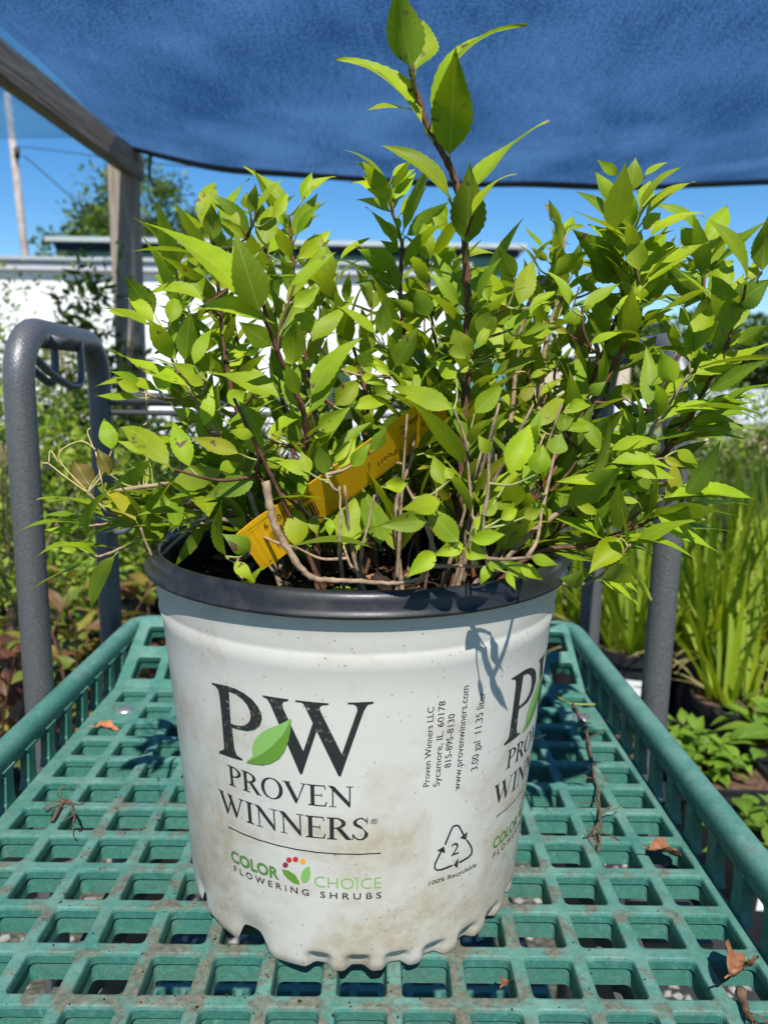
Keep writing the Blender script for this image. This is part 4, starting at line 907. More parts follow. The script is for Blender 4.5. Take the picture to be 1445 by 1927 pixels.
YT_, nr_ = tag_strip('plant_tag', 'long yellow plastic plant tag with barcode slanting through the shrub stems', 'tag', px(470, 1040, .452), px(590, 950, .463), px(838, 762, .497), 0.034, TU, M['yellow'])
sd_ = 1 if (nr_[5][3]).dot(CM.translation - nr_[5][0]) > 0 else -1
if sd_ < 0:
    for ch in list(YT_.children): pass
FM, TL = strip_map(nr_, sd_)
def on_tag(name, quads, off=0.0006):
    mb = MB()
    for q in quads: mb.add([FM(u, v, off + (0.0 if sd_ > 0 else 0.0005)) for u, v in q], [tuple(range(len(q)))])
    mb.build(name, M['ink'], YT_)
bars = []; x = 0.0165; rb = random.Random(3)
while x < 0.050:
    w = rb.choice((0.0004, 0.0004, 0.0008, 0.0012)); bars.append(rect(x, -0.0095, x + w, 0.0035)); x += w + rb.choice((0.0005, 0.0008, 0.0011))
on_tag('barcode', bars)
lines_ = [rect(0.006, sgn * 0.0140, TL - 0.008, sgn * 0.0144) for sgn in (-1, 1)]
on_tag('tag_border', lines_)
def tag_text(txt, u0, u1, v0, h, flip=False):
    return sans_polys(txt, (lambda u, v: (u1 - (u1 - u0) * u, v0 - v * h)) if flip else (lambda u, v: (u0 + (u1 - u0) * u, v0 + v * h)))
on_tag('tag_text', tag_text('079782 07037 9', 0.016, 0.051, 0.0112, 0.0062, True))
on_tag('tag_text', tag_text('Deutzia C', TL - 0.040, TL - 0.006, 0.0095, 0.0085, True))
on_tag('tag_text', tag_text('Pearl', TL - 0.062, TL - 0.046, -0.0040, 0.0070, True))
WT, wn_ = tag_strip('white_plant_tag', 'small white printed plant tag standing upright among the stems', 'tag', px(648, 790, .575), px(640, 745, .577), px(632, 690, .58), 0.020, (CM.to_3x3() @ Vector((1, 0.25, 0))).normalized(), M['white'])
FW, WL = strip_map(wn_, 1)
mbw = MB()
for q in [rect(0.006 + 0.0021 * k, -0.006, 0.0068 + 0.0021 * k, 0.002 + 0.004 * ((k * 7) % 5) / 5) for k in range(8)]: mbw.add([FW(u, v, 0.0006 if wn_[3][3].dot(CM.translation - wn_[3][0]) > 0 else -0.0012) for u, v in q], [tuple(range(len(q)))])
mbw.build('tag_print', M['ink'], WT)
# ================================================================== DEBRIS ON THE SHELF
def shelf_pt(x, y, z=0.0):
    o = CM.translation; d = px(x, y, 1.0) - o; t = (S + z - o.z) / d.z; return o + d * t
def dry_leaf(name, label, c, L, W, ang, curl, mat, pitch=0.15):
    mb = MB(); m_ = Matrix.Rotation(ang, 3, 'Z') @ Matrix.Rotation(pitch, 3, 'Y'); vs = []; fs = []; nu, nv = 13, 9; rr = random.Random(int(L * 1e5))
    for i in range(nu):
        for j in range(nv):
            u = i / (nu - 1); v = j / (nv - 1) * 2 - 1; w = math.sin(math.pi * min(1, u * 0.97 + 0.015)) ** 0.7 * W / 2 * (1 + 0.10 * rr.uniform(-1, 1) * abs(v))
            a = v * curl; p = Vector(((u - 0.5) * L, math.sin(a) / max(curl, .01) * w, (1 - math.cos(a)) / max(curl, .01) * w + 0.12 * L * math.sin(u * 5) * 0.5 + 0.06 * W * math.sin(u * 17 + v * 4)))
            vs.append(m_ @ p)
    zmin = min(v.z for v in vs)
    vs = [v + Vector(c) - Vector((0, 0, zmin)) for v in vs]
    for i in range(nu - 1):
        for j in range(nv - 1): fs.append((i * nv + j, (i + 1) * nv + j, (i + 1) * nv + j + 1, i * nv + j + 1))
    t_ = thing(name, label, 'leaf', tuple(c)); mb.add(vs, fs); mb.build('leaf_blade', mat, t_, smooth=True)
    st = MB(); e0 = (vs[0 * nv + nv // 2]); e1 = e0 + m_ @ Vector((-0.25 * L, 0.03 * L, 0.02 * L)); st.tube([e0, e0.lerp(e1, .5) + Vector((0, 0, .001)), e1], [0.0007, 0.0006, 0.0005], 6); st.build('leaf_stalk', mat, t_, smooth=True)
dry_leaf('dead_leaf', 'curled orange dry leaf lying on the shelf grid near the left bolt', shelf_pt(200, 1378, .001), 0.024, 0.017, 0.2, 1.1, M['orangeleaf'])
dry_leaf('dead_leaf', 'brown dry leaf caught in a shelf opening right of the pot', shelf_pt(1250, 1620, -.004), 0.032, 0.020, 0.35, 1.3, M['deadleaf'], 0.3)
dry_leaf('dead_leaf', 'large crumpled brown dry leaf near the front right shelf wall', shelf_pt(1388, 1850, .0005), 0.046, 0.026, 0.9, 1.5, M['deadleaf'], 0.35)
dry_leaf('dead_leaf', 'small brown leaf scrap in the shelf opening in front of the pot', shelf_pt(950, 1868, -.010), 0.020, 0.010, 1.2, 1.2, M['deadleaf'], 0.5)
def root(name, label, main, z, r, seed, nroot):
    rr = random.Random(seed); P3 = bez([shelf_pt(x, y, z) for x, y in main], 6)
    P3 = [p + Vector((rr.uniform(-1, 1), rr.uniform(-1, 1), rr.uniform(-.3, 1))) * 0.0008 for p in P3]
    t_ = thing(name, label, 'twig', tuple(P3[0])); mb = MB(); mb.tube(P3, [r * (1 - .6 * i / len(P3)) * rr.uniform(.85, 1.15) for i in range(len(P3))], 7); mb.build('main_root', M['root'], t_, smooth=True)
    for _ in range(nroot):
        p = P3[rr.randrange(len(P3) // 4, len(P3))]; q = [p]; d = Vector((rr.uniform(-1, 1), rr.uniform(-1, 1), rr.uniform(0, .8))).normalized()
        for k in range(4): d = (d + Vector((rr.uniform(-.7, .7), rr.uniform(-.7, .7), rr.uniform(-.6, .3)))).normalized(); q.append(q[-1] + d * rr.uniform(.003, .007))
        q = [Vector((a.x, a.y, max(a.z, S + .001))) for a in q]
        mb = MB(); mb.tube(bez(q, 3), 0.00045, 5); mb.build('rootlet', M['root'], t_, smooth=True)
root('dry_root', 'long thin brown dry root lying across the right side of the shelf grid', [(1078, 1325), (1100, 1370), (1112, 1430), (1125, 1490), (1130, 1545), (1127, 1602)], .004, .0019, 4, 14)
root('dry_root', 'short dark dry root draped over the left side of the shelf grid', [(98, 1545), (118, 1512), (130, 1508), (140, 1530), (138, 1556)], .003, .0016, 9, 10)
root('dry_root', 'grey brown peeling twig at the bottom right edge of the shelf', [(1392, 1868), (1404, 1900), (1420, 1935)], .004, .0030, 5, 2)
t_ = thing('straw_piece', 'short yellow straw on the shelf right behind the pot', 'straw', tuple(shelf_pt(1010, 1388))); mb = MB(); mb.tube(bez([shelf_pt(985, 1391, .002), shelf_pt(1005, 1390, .004), shelf_pt(1027, 1383, .006)], 4), 0.0011, 7); mb.build('straw_stalk', M['straw'], t_, smooth=True)
t_ = thing('green_sprig', 'wilted green sprig lying at the top of the long dry root', 'sprig', tuple(shelf_pt(1075, 1325))); mb = MB(); mb.tube(bez([shelf_pt(1042, 1307, .003), shelf_pt(1060, 1318, .004), shelf_pt(1078, 1325, .005), shelf_pt(1125, 1326, .003)], 4), [0.0010] * 13, 6); mb.build('sprig_stalk', M['petiole'], t_, smooth=True)
cr = MB(); rc_ = random.Random(21)
for _ in range(420):
    if rc_.random() < 0.72: i = rc_.randint(0, 6); j = rc_.randint(-3, 3)
    else: i = rc_.randint(-2, 11); j = rc_.randint(-4, 7)
    if rc_.random() < 0.5: x = OX + i * GX - rx * rc_.random(); y = OY + j * GY + HY * rc_.random()
    else: x = OX + i * GX + HX * rc_.random(); y = OY + j * GY - ry * rc_.random()
    s_ = rc_.uniform(0.0003, 0.0010) * (1.6 if rc_.random() < 0.12 else 1); c = CW(x, y, s_ * 0.4); m_ = Matrix.Rotation(rc_.uniform(0, 6), 3, 'Z')
    cr.add([c + m_ @ Vector((a * s_ * rc_.uniform(.6, 1.5), b * s_ * rc_.uniform(.5, 1.2), e * s_ * .6)) for a, b, e in ((1, 0, 0), (-1, 0, 0), (0, 1, 0), (0, -1, 0), (0, 0, 1), (0, 0, -1))], [(0, 2, 4), (2, 1, 4), (1, 3, 4), (3, 0, 4), (2, 0, 5), (1, 2, 5), (3, 1, 5), (0, 3, 5)])
tag(cr.build('soil_crumbs', M['soil']), 'dark soil crumbs scattered over the green shelf ribs', 'soil', kind='stuff')

# ================================================================== SHADE FRAME AND CLOTH
CZ = CAMZ
def wbox(mb, a, b, sx, sy, tilt=0):
    """timber from a to b with section sx (sideways) x sy (up)"""
    a, b = Vector(a), Vector(b); t = (b - a).normalized(); up = Vector((0, 0, 1)) if abs(t.z) < .9 else Vector((0, 1, 0))
    s_ = t.cross(up).normalized(); u_ = s_.cross(t); vs = []
    for p in (a, b):
        for i, j in ((-1, -1), (1, -1), (1, 1), (-1, 1)): vs.append(p + s_ * (i * sx / 2) + u_ * (j * sy / 2))
    mb.add(vs, [(3, 2, 1, 0), (4, 5, 6, 7), (0, 1, 5, 4), (1, 2, 6, 5), (2, 3, 7, 6), (3, 0, 4, 7)])
def timber(name, a, b, sx, sy, parent):
    a, b = Vector(a), Vector(b); L = (b - a).length; mb = MB(); wbox(mb, (0, 0, 0), (0, 0, L), sx, sy)
    me = mb.mesh(name); bmx = bmesh.new(); bmx.from_mesh(me); bmesh.ops.bevel(bmx, geom=bmx.edges[:], offset=0.004, segments=2, affect='EDGES'); bmx.to_mesh(me); bmx.free()
    o = obj(name, me, M['wood'], parent); t = (b - a).normalized()
    o.matrix_parent_inverse = parent.matrix_world.inverted(); o.location = a
    up = Vector((0, 0, 1)) if abs(t.z) < .9 else Vector((0, 1, 0)); s_ = t.cross(up).normalized(); u_ = t.cross(s_)
    o.rotation_euler = Matrix((s_, u_, t)).transposed().to_euler(); return o
FR = thing('timber_pergola', 'weathered grey timber post and beam holding the blue shade cloth', 'pergola', (-0.962, 2.86, 0))
timber('post', (-0.962, 2.86, 0), (-0.962, 2.86, CZ + 0.765), 0.089, 0.089, FR)
timber('beam', (-0.925, 2.92, CZ + 0.775), (-1.015, 1.05, CZ + 0.775), 0.045, 0.092, FR)
sc_ = MB(); sc_.tube(bez([(-0.868, 2.90, CZ + 0.83), (-0.862, 2.86, CZ + 0.80), (-0.865, 2.85, CZ + 0.74), (-0.87, 2.90, CZ + 0.71)], 5), 0.006, 8); sc_.build('green_strap', M['siding'], FR, smooth=True)
def cloth_sheet(name, label, X0, X1, Y0, Y1, Zf, mat, nu=90, nv=60, hem=True):
    t_ = thing(name, label, 'shade cloth', (X0, Y1, Zf(0, 1))); vs = []; fs = []; uv = []
    for j in range(nv + 1):
        for i in range(nu + 1):
            u, v = i / nu, j / nv; vs.append((X0(v) if callable(X0) else X0 + (X1 - X0) * u, Y0 + (Y1 - Y0) * v, Zf(u, v))); uv.append((u * (X1 - X0), v * (Y1 - Y0)))
    for j in range(nv):
        for i in range(nu): a = j * (nu + 1) + i; fs.append((a, a + 1, a + nu + 2, a + nu + 1))
    o = obj('cloth_sheet', mesh_from(vs, fs, uv, [(1, 1, 1, 1)] * len(vs), 'cloth_sheet', t_.matrix_world.inverted()), mat, t_)
    if hem:
        h = MB(); e = [Vector(vs[nv * (nu + 1) + i]) for i in range(nu + 1)]; hv = []; hf = []
        for p in e: hv += [p + Vector((0, -0.035, 0.008)), p + Vector((0, 0.004, 0.0)), p + Vector((0, 0.004, -0.006)), Vector(vs[(nv - 3) * (nu + 1) + len(hv) // 4]) + Vector((0, 0, -0.006))]
        for i in range(nu):
            for k in range(3): hf.append((i * 4 + k, i * 4 + 4 + k, i * 4 + 5 + k, i * 4 + 1 + k))
        h.add(hv, hf); h.build('cloth_hem', M['hem'], t_, smooth=True)
    return t_
def zc(u, v):
    sag = 0.070 * (4 * u * (1 - u)) ** 0.8 * (0.75 + 0.5 * v); belly = 0.02 * math.sin(math.pi * v) * (4 * u * (1 - u)) ** 0.6
    fold = 0.007 * math.sin(26 * (u + 0.55 * v) + 2.5 * mnoise.noise(Vector((u * 4, v * 4, 0)))) * math.exp(-3.2 * math.hypot(u, 1 - v)) + 0.010 * mnoise.noise(Vector((u * 7, v * 3, 2.2)))
    droop = -0.010 * bsm(0.86, 1.0, v) * min(1, 8 * u)
    return CZ + 0.815 - sag - belly + fold + droop
cloth_sheet('shade_cloth', 'sagging blue woven shade cloth stretched overhead behind the shrub', -0.915, 1.95, 1.53, 2.86, zc, M['cloth'])
cloth_sheet('shade_cloth', 'pale blue shade cloth of the next bay beyond the timber beam', -4.2, -1.12, 1.9, 3.3, lambda u, v: CZ + 1.0 - 0.03 * 4 * u * (1 - u), M['cloth_pale'], 20, 12, False)

# ================================================================== BUILDINGS, POLE
WB_ = thing('white_building', 'long low white building with grey capped flat roof on the left', 'building', (-6, 11, 0))
X0w, X1w = -14.0, 1.05; ztop = CZ + 1.655
n_pan = 13
for k in range(n_pan):
    w_ = (X1w - X0w) / n_pan; b = MB(); b.box((X0w + w_ * (k + .5), 11.0 + 1.5, (ztop - .12) / 2), (w_ - 0.006, 3.0, ztop - .12)); b.build('wall_panel', M['wall_white'], WB_)
b = MB(); b.box(((X0w + X1w) / 2, 12.5, ztop - .06), (X1w - X0w + .16, 3.2, 0.12)); b.build('roof_cap', M['cap'], WB_)
b = MB(); b.box(((X0w + X1w) / 2, 12.5, ztop + .03), (X1w - X0w + .26, 3.3, 0.05)); b.build('roof_edge', M['roofing'], WB_)
GB = thing('green_building', 'green metal clad building with pale grey eaves behind the white one', 'building', (-2, 18, 0))
xl, xr = (130 - 722.5) / 1400 * 17.2, (948 - 722.5) / 1400 * 17.2; zt = CZ + 3.02
b = MB(); b.box(((xl + xr) / 2, 20, zt / 2), (xr - xl, 5, zt)); b.build('wall', M['siding'], GB)
k = 0; x = xl + .15
while x < xr:
    b = MB(); b.box((x, 17.49, zt / 2), (0.05, 0.03, zt - .1)); b.build('siding_rib', M['siding'], GB); x += 0.36
b = MB(); b.box(((xl + xr) / 2, 19.9, zt + .05), (xr - xl + .55, 5.6, 0.10)); b.build('roof', M['roofing'], GB)
b = MB(); b.box(((xl + xr) / 2, 17.42, zt - .07), (xr - xl + .3, .12, 0.14)); b.build('eave_shade', M['hem'], GB)  # dark strip standing in for the shade below the eaves
UP = thing('utility_pole', 'leaning grey utility pole rising behind the white building', 'pole', (-11.9, 26, 0))
b = MB(); b.tube([(-11.9, 26, 0), (-12.42, 26, 10.2)], [.14, .11], 14); b.build('pole_shaft', M['pole'], UP, smooth=True)
b = MB(); b.tube([(-12.15, 25.85, 8.5), (-12.15, 25.85, 8.2)], .09, 10); b.build('insulator', M['wire'], UP, smooth=True)
b = MB(); b.tube(bez([(-12.3, 26, 8.6), (-4, 24, 7.5), (8, 22, 8.0)], 8), .016, 5); b.build('cable', M['wire'], UP)
b = MB(); b.tube(bez([(-12.0, 26, 8.3), (-9.5, 26, 6.4), (-6, 26, 5.4)], 8), .022, 5); b.build('cable', M['wire'], UP)
GH = thing('greenhouse_tunnel', 'low white film covered greenhouse tunnel in the right distance', 'greenhouse', (8.5, 13, 0))
b = MB(); vs = []; fs = []; ng = 14
for y in (10.5, 19):
    for k in range(ng + 1): a = math.pi * k / ng; vs.append((8.6 - 3.4 * math.cos(a), y, 1.05 * math.sin(a) ** .8 + .02))
for k in range(ng): fs.append((k, k + 1, ng + 2 + k, ng + 1 + k))
fs += [tuple(range(ng, -1, -1)), tuple(range(ng + 1, 2 * ng + 2))]
b.add(vs, fs); b.build('film_cover', M['polywhite'], GH, smooth=True, auto=50)
for y in (10.6, 12.7, 14.8, 16.9):
    b = MB(); b.tube([(8.6 - 3.42 * math.cos(math.pi * k / ng), y, 1.07 * math.sin(math.pi * k / ng) ** .8 + .02) for k in range(ng + 1)], .02, 6); b.build('hoop', M['cap'], GH)
FB = thing('far_shed', 'small beige shed far off behind the shrub on the right', 'shed', (5.5, 24, 0))
b = MB(); b.box((6.1, 24, 1.0), (2.6, 2, 2.0)); b.build('wall', simple('beige_boards', (0.52, 0.43, 0.32)), FB)
b = MB(); b.add([(4.6, 22.8, 2.0), (7.6, 22.8, 2.0), (7.6, 25.2, 2.0), (4.6, 25.2, 2.0), (4.6, 24, 2.45), (7.6, 24, 2.45)], [(0, 1, 5, 4), (2, 3, 4, 5), (0, 4, 3), (1, 2, 5), (3, 2, 1, 0)]); b.build('roof', M['cap'], FB)

# ================================================================== FOLIAGE BUILDERS
def leaves_into(acc, rr, c, L, asp, cols, up=0.5, out=None):
    ax = Vector((rr.gauss(0, 1), rr.gauss(0, 1), rr.gauss(0, 1)))
    if out is not None: ax = ax * 0.6 + out
    ax.normalize(); nn = Vector((rr.gauss(0, .6), rr.gauss(0, .6), up + rr.random())); nn = (nn - ax * nn.dot(ax))
    if nn.length < 1e-4: nn = Vector((0, 0, 1))
    nn.normalize(); sd = ax.cross(nn); l = L * rr.uniform(.6, 1.25); w = l * asp; v0 = len(acc[0])
    m_ = c + ax * l * .45
    acc[0].extend([c, m_ + sd * w * .5 + nn * w * .12, c + ax * l - nn * l * .08, m_ - sd * w * .5 + nn * w * .12, m_])
    acc[1].extend([(v0, v0 + 4, v0 + 1), (v0 + 1, v0 + 4, v0 + 2), (v0, v0 + 3, v0 + 4), (v0 + 4, v0 + 3, v0 + 2)])
    acc[2].extend([(.5, 0), (1, .45), (.5, 1), (0, .45), (.5, .45)])
    b = rr.choice(cols); f = rr.uniform(.75, 1.25); acc[3].extend([(b[0] * f, b[1] * f, b[2] * f, 1)] * 5)
def crown(rr, c, rad, nclump, nleaf, L, asp, cols, clump_r=0.3, gap=0.0, flat=1.0):
    acc = ([], [], [], []); c = Vector(c); rad = Vector(rad)
    for _ in range(nclump):
        d = Vector((rr.gauss(0, 1), rr.gauss(0, 1), rr.gauss(0, 1))).normalized() * (rr.random() ** .38)
        cc = c + Vector((d.x * rad.x, d.y * rad.y, d.z * rad.z)); cr_ = clump_r * rad.x * rr.uniform(.6, 1.3)
        for _ in range(nleaf):
            e = Vector((rr.gauss(0, 1), rr.gauss(0, 1), rr.gauss(0, 1))).normalized() * (rr.random() ** .5)
            leaves_into(acc, rr, cc + e * cr_, L, asp, cols, out=(e + d) * .6)
    return acc
def bush(name, label, cat, base, h, rad, seed, L, asp, cols, nclump, nleaf, group=None, pot=None, clump_r=.3, mat='bgleaf', bark='stem_tan', nst=7, parts_leaf=0):
    rr = random.Random(seed); base = Vector(base); t_ = thing(name, label, cat, tuple(base), group); z0 = 0
    if pot:
        pr, ph = pot; b = MB(); b.lathe([(pr * .80, 0), (pr * .98, ph * .88), (pr * 1.05, ph * .89), (pr * 1.06, ph), (pr * .97, ph), (pr * .95, ph * .9), (0.001, ph * .9)], 28, tuple(base)); b.build('pot_body', M['potblack'], t_, smooth=True, auto=40); z0 = ph * .9
    c = base + Vector((0, 0, z0 + (h - z0) * .55)); acc = crown(rr, c, (rad, rad, (h - z0) * .5), nclump, nleaf, L, asp, cols, clump_r)
    inv = t_.matrix_world.inverted(); o = obj('crown' if cat == 'tree' else 'foliage', mesh_from(*acc, 'foliage', inv), M[mat], t_); o['kind'] = 'stuff'
    if cat == 'tree':
        b = MB(); tr = rad * .075; b.tube(bez([base, base + Vector((rr.uniform(-.2, .2), 0, h * .25)), base + Vector((rr.uniform(-.3, .3), 0, h * .6))], 5), [tr * (1 - .06 * i) for i in range(11)], 10)
        for _ in range(9):
            a = rr.uniform(0, 6.28); q = base + Vector((0, 0, h * rr.uniform(.25, .55))); b.tube(bez([q, q + Vector((math.cos(a) * rad * .35, math.sin(a) * rad * .35, h * .12)), q + Vector((math.cos(a) * rad * .75, math.sin(a) * rad * .75, h * .22))], 4), [tr * .4 * (1 - .09 * i) for i in range(9)], 6)
        b.build('trunk', M['trunk'], t_, smooth=True)
    else:
        for _ in range(nst):
            a = rr.uniform(0, 6.28); b = MB(); q = base + Vector((rr.uniform(-.03, .03), rr.uniform(-.03, .03), z0)); b.tube(bez([q, q + Vector((math.cos(a) * rad * .25, math.sin(a) * rad * .25, (h - z0) * .45)), q + Vector((math.cos(a) * rad * .7, math.sin(a) * rad * .7, (h - z0) * .85))], 4), [.006 - .0005 * i for i in range(9)], 6); b.build('stem', M[bark], t_, smooth=True)
    return t_
G1 = [(0.24, 0.35, 0.03), (0.30, 0.40, 0.035), (0.15, 0.25, 0.025), (0.38, 0.42, 0.04)]
G2 = [(0.03, 0.075, 0.02), (0.045, 0.10, 0.025), (0.02, 0.05, 0.018)]
G3 = [(0.10, 0.17, 0.025), (0.07, 0.13, 0.02), (0.16, 0.22, 0.03)]
RD = [(0.20, 0.09, 0.045), (0.28, 0.18, 0.04), (0.14, 0.045, 0.04), (0.30, 0.25, 0.05), (0.17, 0.20, 0.04)]
def at(x, Y, z=0.0):          # ground position at photo column x and distance Y
    d = Y * math.cos(R(9.67)) + (CZ - z) * math.sin(R(9.67)); return ((x - 722.5 + 4) / FPX * d, Y, z)
# ---- trees
bush('broadleaf_tree', 'round green tree rising behind the green roofed building', 'tree', ((285 - 722) / 1400 * 33, 33, 0), 9.4, 3.3, 31, .26, .6, [(0.08, 0.14, 0.03), (0.11, 0.18, 0.035), (0.06, 0.11, 0.025)], 120, 130, clump_r=.26)
bush('broadleaf_tree', 'lower tree at the left end of the green roofed building', 'tree', ((165 - 722) / 1400 * 34, 34, 0), 7.2, 2.2, 32, .26, .6, [(0.08, 0.14, 0.03), (0.10, 0.17, 0.035)], 70, 110, clump_r=.26)
for k, (x, Y, h, rd, lab) in enumerate(((985, 46, 4.3, 3.0, 'small dark tree just right of the green building'), (1090, 50, 4.9, 3.4, 'distant rounded tree behind the small beige shed'), (1190, 44, 4.4, 3.0, 'distant tree right of the small beige shed'), (1290, 48, 5.2, 3.4, 'distant tree behind the right cart handle'), (1390, 43, 4.9, 3.2, 'distant bushy tree above the greenhouse tunnel'), (1500, 46, 5.4, 3.4, 'distant tree at the right edge of the view'))):
    bush('distant_tree', lab, 'tree', ((x - 722) / 1400 * Y, Y, 0), h, rd, 60 + k, .5, .55, [(0.04, 0.085, 0.025), (0.06, 0.11, 0.03)], 46, 50, group='far tree line', clump_r=.28)
# ---- shrubs at the left, behind the handles
bush('nursery_shrub', 'bright small leaved shrub behind the near left cart handle', 'shrub', at(40, 2.05), 1.02, .40, 71, .034, .42, G1, 95, 42, pot=(.15, .26))
bush('nursery_shrub', 'yellow green shrub between the two left handle posts', 'shrub', at(190, 2.35), .98, .36, 72, .036, .42, G1, 90, 40, pot=(.15, .26))
bush('nursery_shrub', 'tall airy pale shrub in front of the white wall', 'shrub', at(80, 4.3), 1.55, .60, 73, .042, .45, [(0.22, 0.27, 0.05), (0.16, 0.21, 0.04), (0.28, 0.27, 0.08)], 80, 60, pot=(.17, .28), clump_r=.25)
bush('nursery_shrub', 'dark green glossy shrub beside the timber post', 'shrub', at(212, 2.62), 1.40, .20, 74, .048, .42, G2, 60, 26, pot=(.15, .26), clump_r=.42)
bush('nursery_shrub', 'leafy green shrub at the far left edge below the handle bend', 'shrub', at(-60, 2.6), 1.12, .46, 75, .038, .42, G1 + G3, 95, 40, pot=(.16, .26))
bush('nursery_shrub', 'mid green shrub behind the pot on the left', 'shrub', at(330, 2.9), .95, .40, 76, .038, .42, G3, 85, 38, pot=(.16, .26))
bush('nursery_shrub', 'green shrub behind the middle of the pot', 'shrub', at(520, 3.1), .92, .42, 77, .038, .42, G3 + G1, 80, 38, pot=(.16, .26))
bush('nursery_shrub', 'shaded green shrub behind the tall centre stem', 'shrub', at(760, 3.0), .88, .42, 78, .038, .42, G3, 80, 38, pot=(.16, .26))
bush('nursery_shrub', 'dull green shrub behind the right side of the pot', 'shrub', at(960, 3.2), .90, .40, 79, .038, .42, G3, 80, 38, pot=(.16, .26))
bush('nursery_shrub', 'green bushy shrub behind the strap leaved plants on the right', 'shrub', at(1180, 3.9), .98, .48, 80, .042, .42, G1 + G3, 85, 38, pot=(.17, .26))
bush('nursery_shrub', 'loose green shrub behind the right cart handle', 'shrub', at(1330, 4.2), 1.02, .50, 81, .042, .42, G3 + G1, 85, 38, pot=(.17, .26))
bush('nursery_shrub', 'broad green shrub at the right edge of the view', 'shrub', at(1460, 3.6), .95, .44, 82, .042, .42, G1, 85, 38, pot=(.17, .26))
# ---- red leaved shrubs, each large leaf its own piece
def big_leaf_shrub(name, label, base, h, rad, seed, n, L, cols, group=None):
    rr = random.Random(seed); base = Vector(base); t_ = thing(name, label, 'shrub', tuple(base), group); pr, ph = .12, .20; inv = t_.matrix_world.inverted()
    b = MB(); b.lathe([(pr * .80, 0), (pr * .98, ph * .88), (pr * 1.05, ph * .89), (pr * 1.06, ph), (pr * .97, ph), (pr * .95, ph * .9), (0.001, ph * .9)], 28, tuple(base)); b.build('pot_body', M['potblack'], t_, smooth=True, auto=40)
    shapes = []
    for k in range(6):
        c = cols[k % len(cols)]; vs, fs, uv = leaf_mesh((0, 0, 0), (L, 0, 0), L * .40, Vector((0, 0, 1)), .06, .14, rows=9, teeth=False, droop=.12, twist=.3)
        shapes.append(mesh_from(vs, fs, uv, [(*c, 1)] * len(vs), 'leaf', Matrix.Identity(4)))
    nst = 9
    for s_ in range(nst):
        a = 2 * math.pi * s_ / nst + rr.uniform(-.3, .3); q = base + Vector((0, 0, ph * .9)); rr_ = rad * rr.uniform(.3, 1)
        P3 = bez([q, q + Vector((math.cos(a) * rr_ * .4, math.sin(a) * rr_ * .4, (h - ph) * .5)), q + Vector((math.cos(a) * rr_, math.sin(a) * rr_, (h - ph) * rr.uniform(.75, 1.05)))], 6)
        b = MB(); b.tube(P3, [.0042 - .00022 * i for i in range(len(P3))], 6); b.build('stem', M['stem_red'], t_, smooth=True)
        for k in range(n // nst):
            p = P3[rr.randrange(3, len(P3))]; th = rr.uniform(0, 6.28); el = rr.uniform(-.3, .75)
            o = obj('leaf', shapes[rr.randrange(6)], M['bgleaf'], t_)
            if len(o.data.materials) == 0: o.data.materials.append(M['bgleaf'])
            o.location = inv @ p; o.rotation_euler = (rr.uniform(-.6, .6), -el, th); o.scale = [rr.uniform(.7, 1.25)] * 3
    return t_
big_leaf_shrub('red_leaf_shrub', 'bronze red leaved shrub left of the near left handle post', at(15, 1.42), .62, .24, 91, 99, .075, RD)
big_leaf_shrub('red_leaf_shrub', 'bronze and olive leaved shrub between the left handle posts and the shelf', at(165, 1.62), .66, .26, 92, 117, .075, RD)
big_leaf_shrub('red_leaf_shrub', 'dark red leaved shrub close behind the left side of the pot', at(300, 1.75), .64, .20, 93, 81, .070, RD[:3] + RD[2:3])
# ---- strap leaved potted plants at the right
BL = []
for k in range(5):
    vs = []; fs = []; uv = []; nb = 12; rr = random.Random(300 + k); bend = (.25, .45, .7, 1.0, .35)[k]
    x = z = 0; a = math.pi / 2
    for i in range(nb + 1):
        t = i / nb; w = .0085 * (1 - t ** 2.6) + .0005
        for s_ in (-1, 0, 1): vs.append((x - (0.003 if s_ == 0 else 0) * (1 - t), s_ * w, z)); uv.append((.5 + s_ * .5, t))
        a -= bend * (t ** 1.6) * 2.0 / nb; x += math.cos(a) / nb; z += math.sin(a) / nb
    for i in range(nb):
        for s_ in (0, 1): fs.append((i * 3 + s_, i * 3 + s_ + 1, i * 3 + s_ + 4, i * 3 + s_ + 3))
    row = []
    for c in ((0.32, 0.41, 0.02), (0.40, 0.46, 0.025), (0.22, 0.32, 0.02), (0.46, 0.32, 0.17)): row.append(mesh_from(vs, fs, uv, [(*(Vector(c).lerp(Vector((0.42, 0.27, 0.12)), bsm(.84, .97, uv_[1]) * (.9 if k % 2 else .3))), 1) for uv_ in uv], 'strap_leaf', Matrix.Identity(4)))
    BL.append(row)
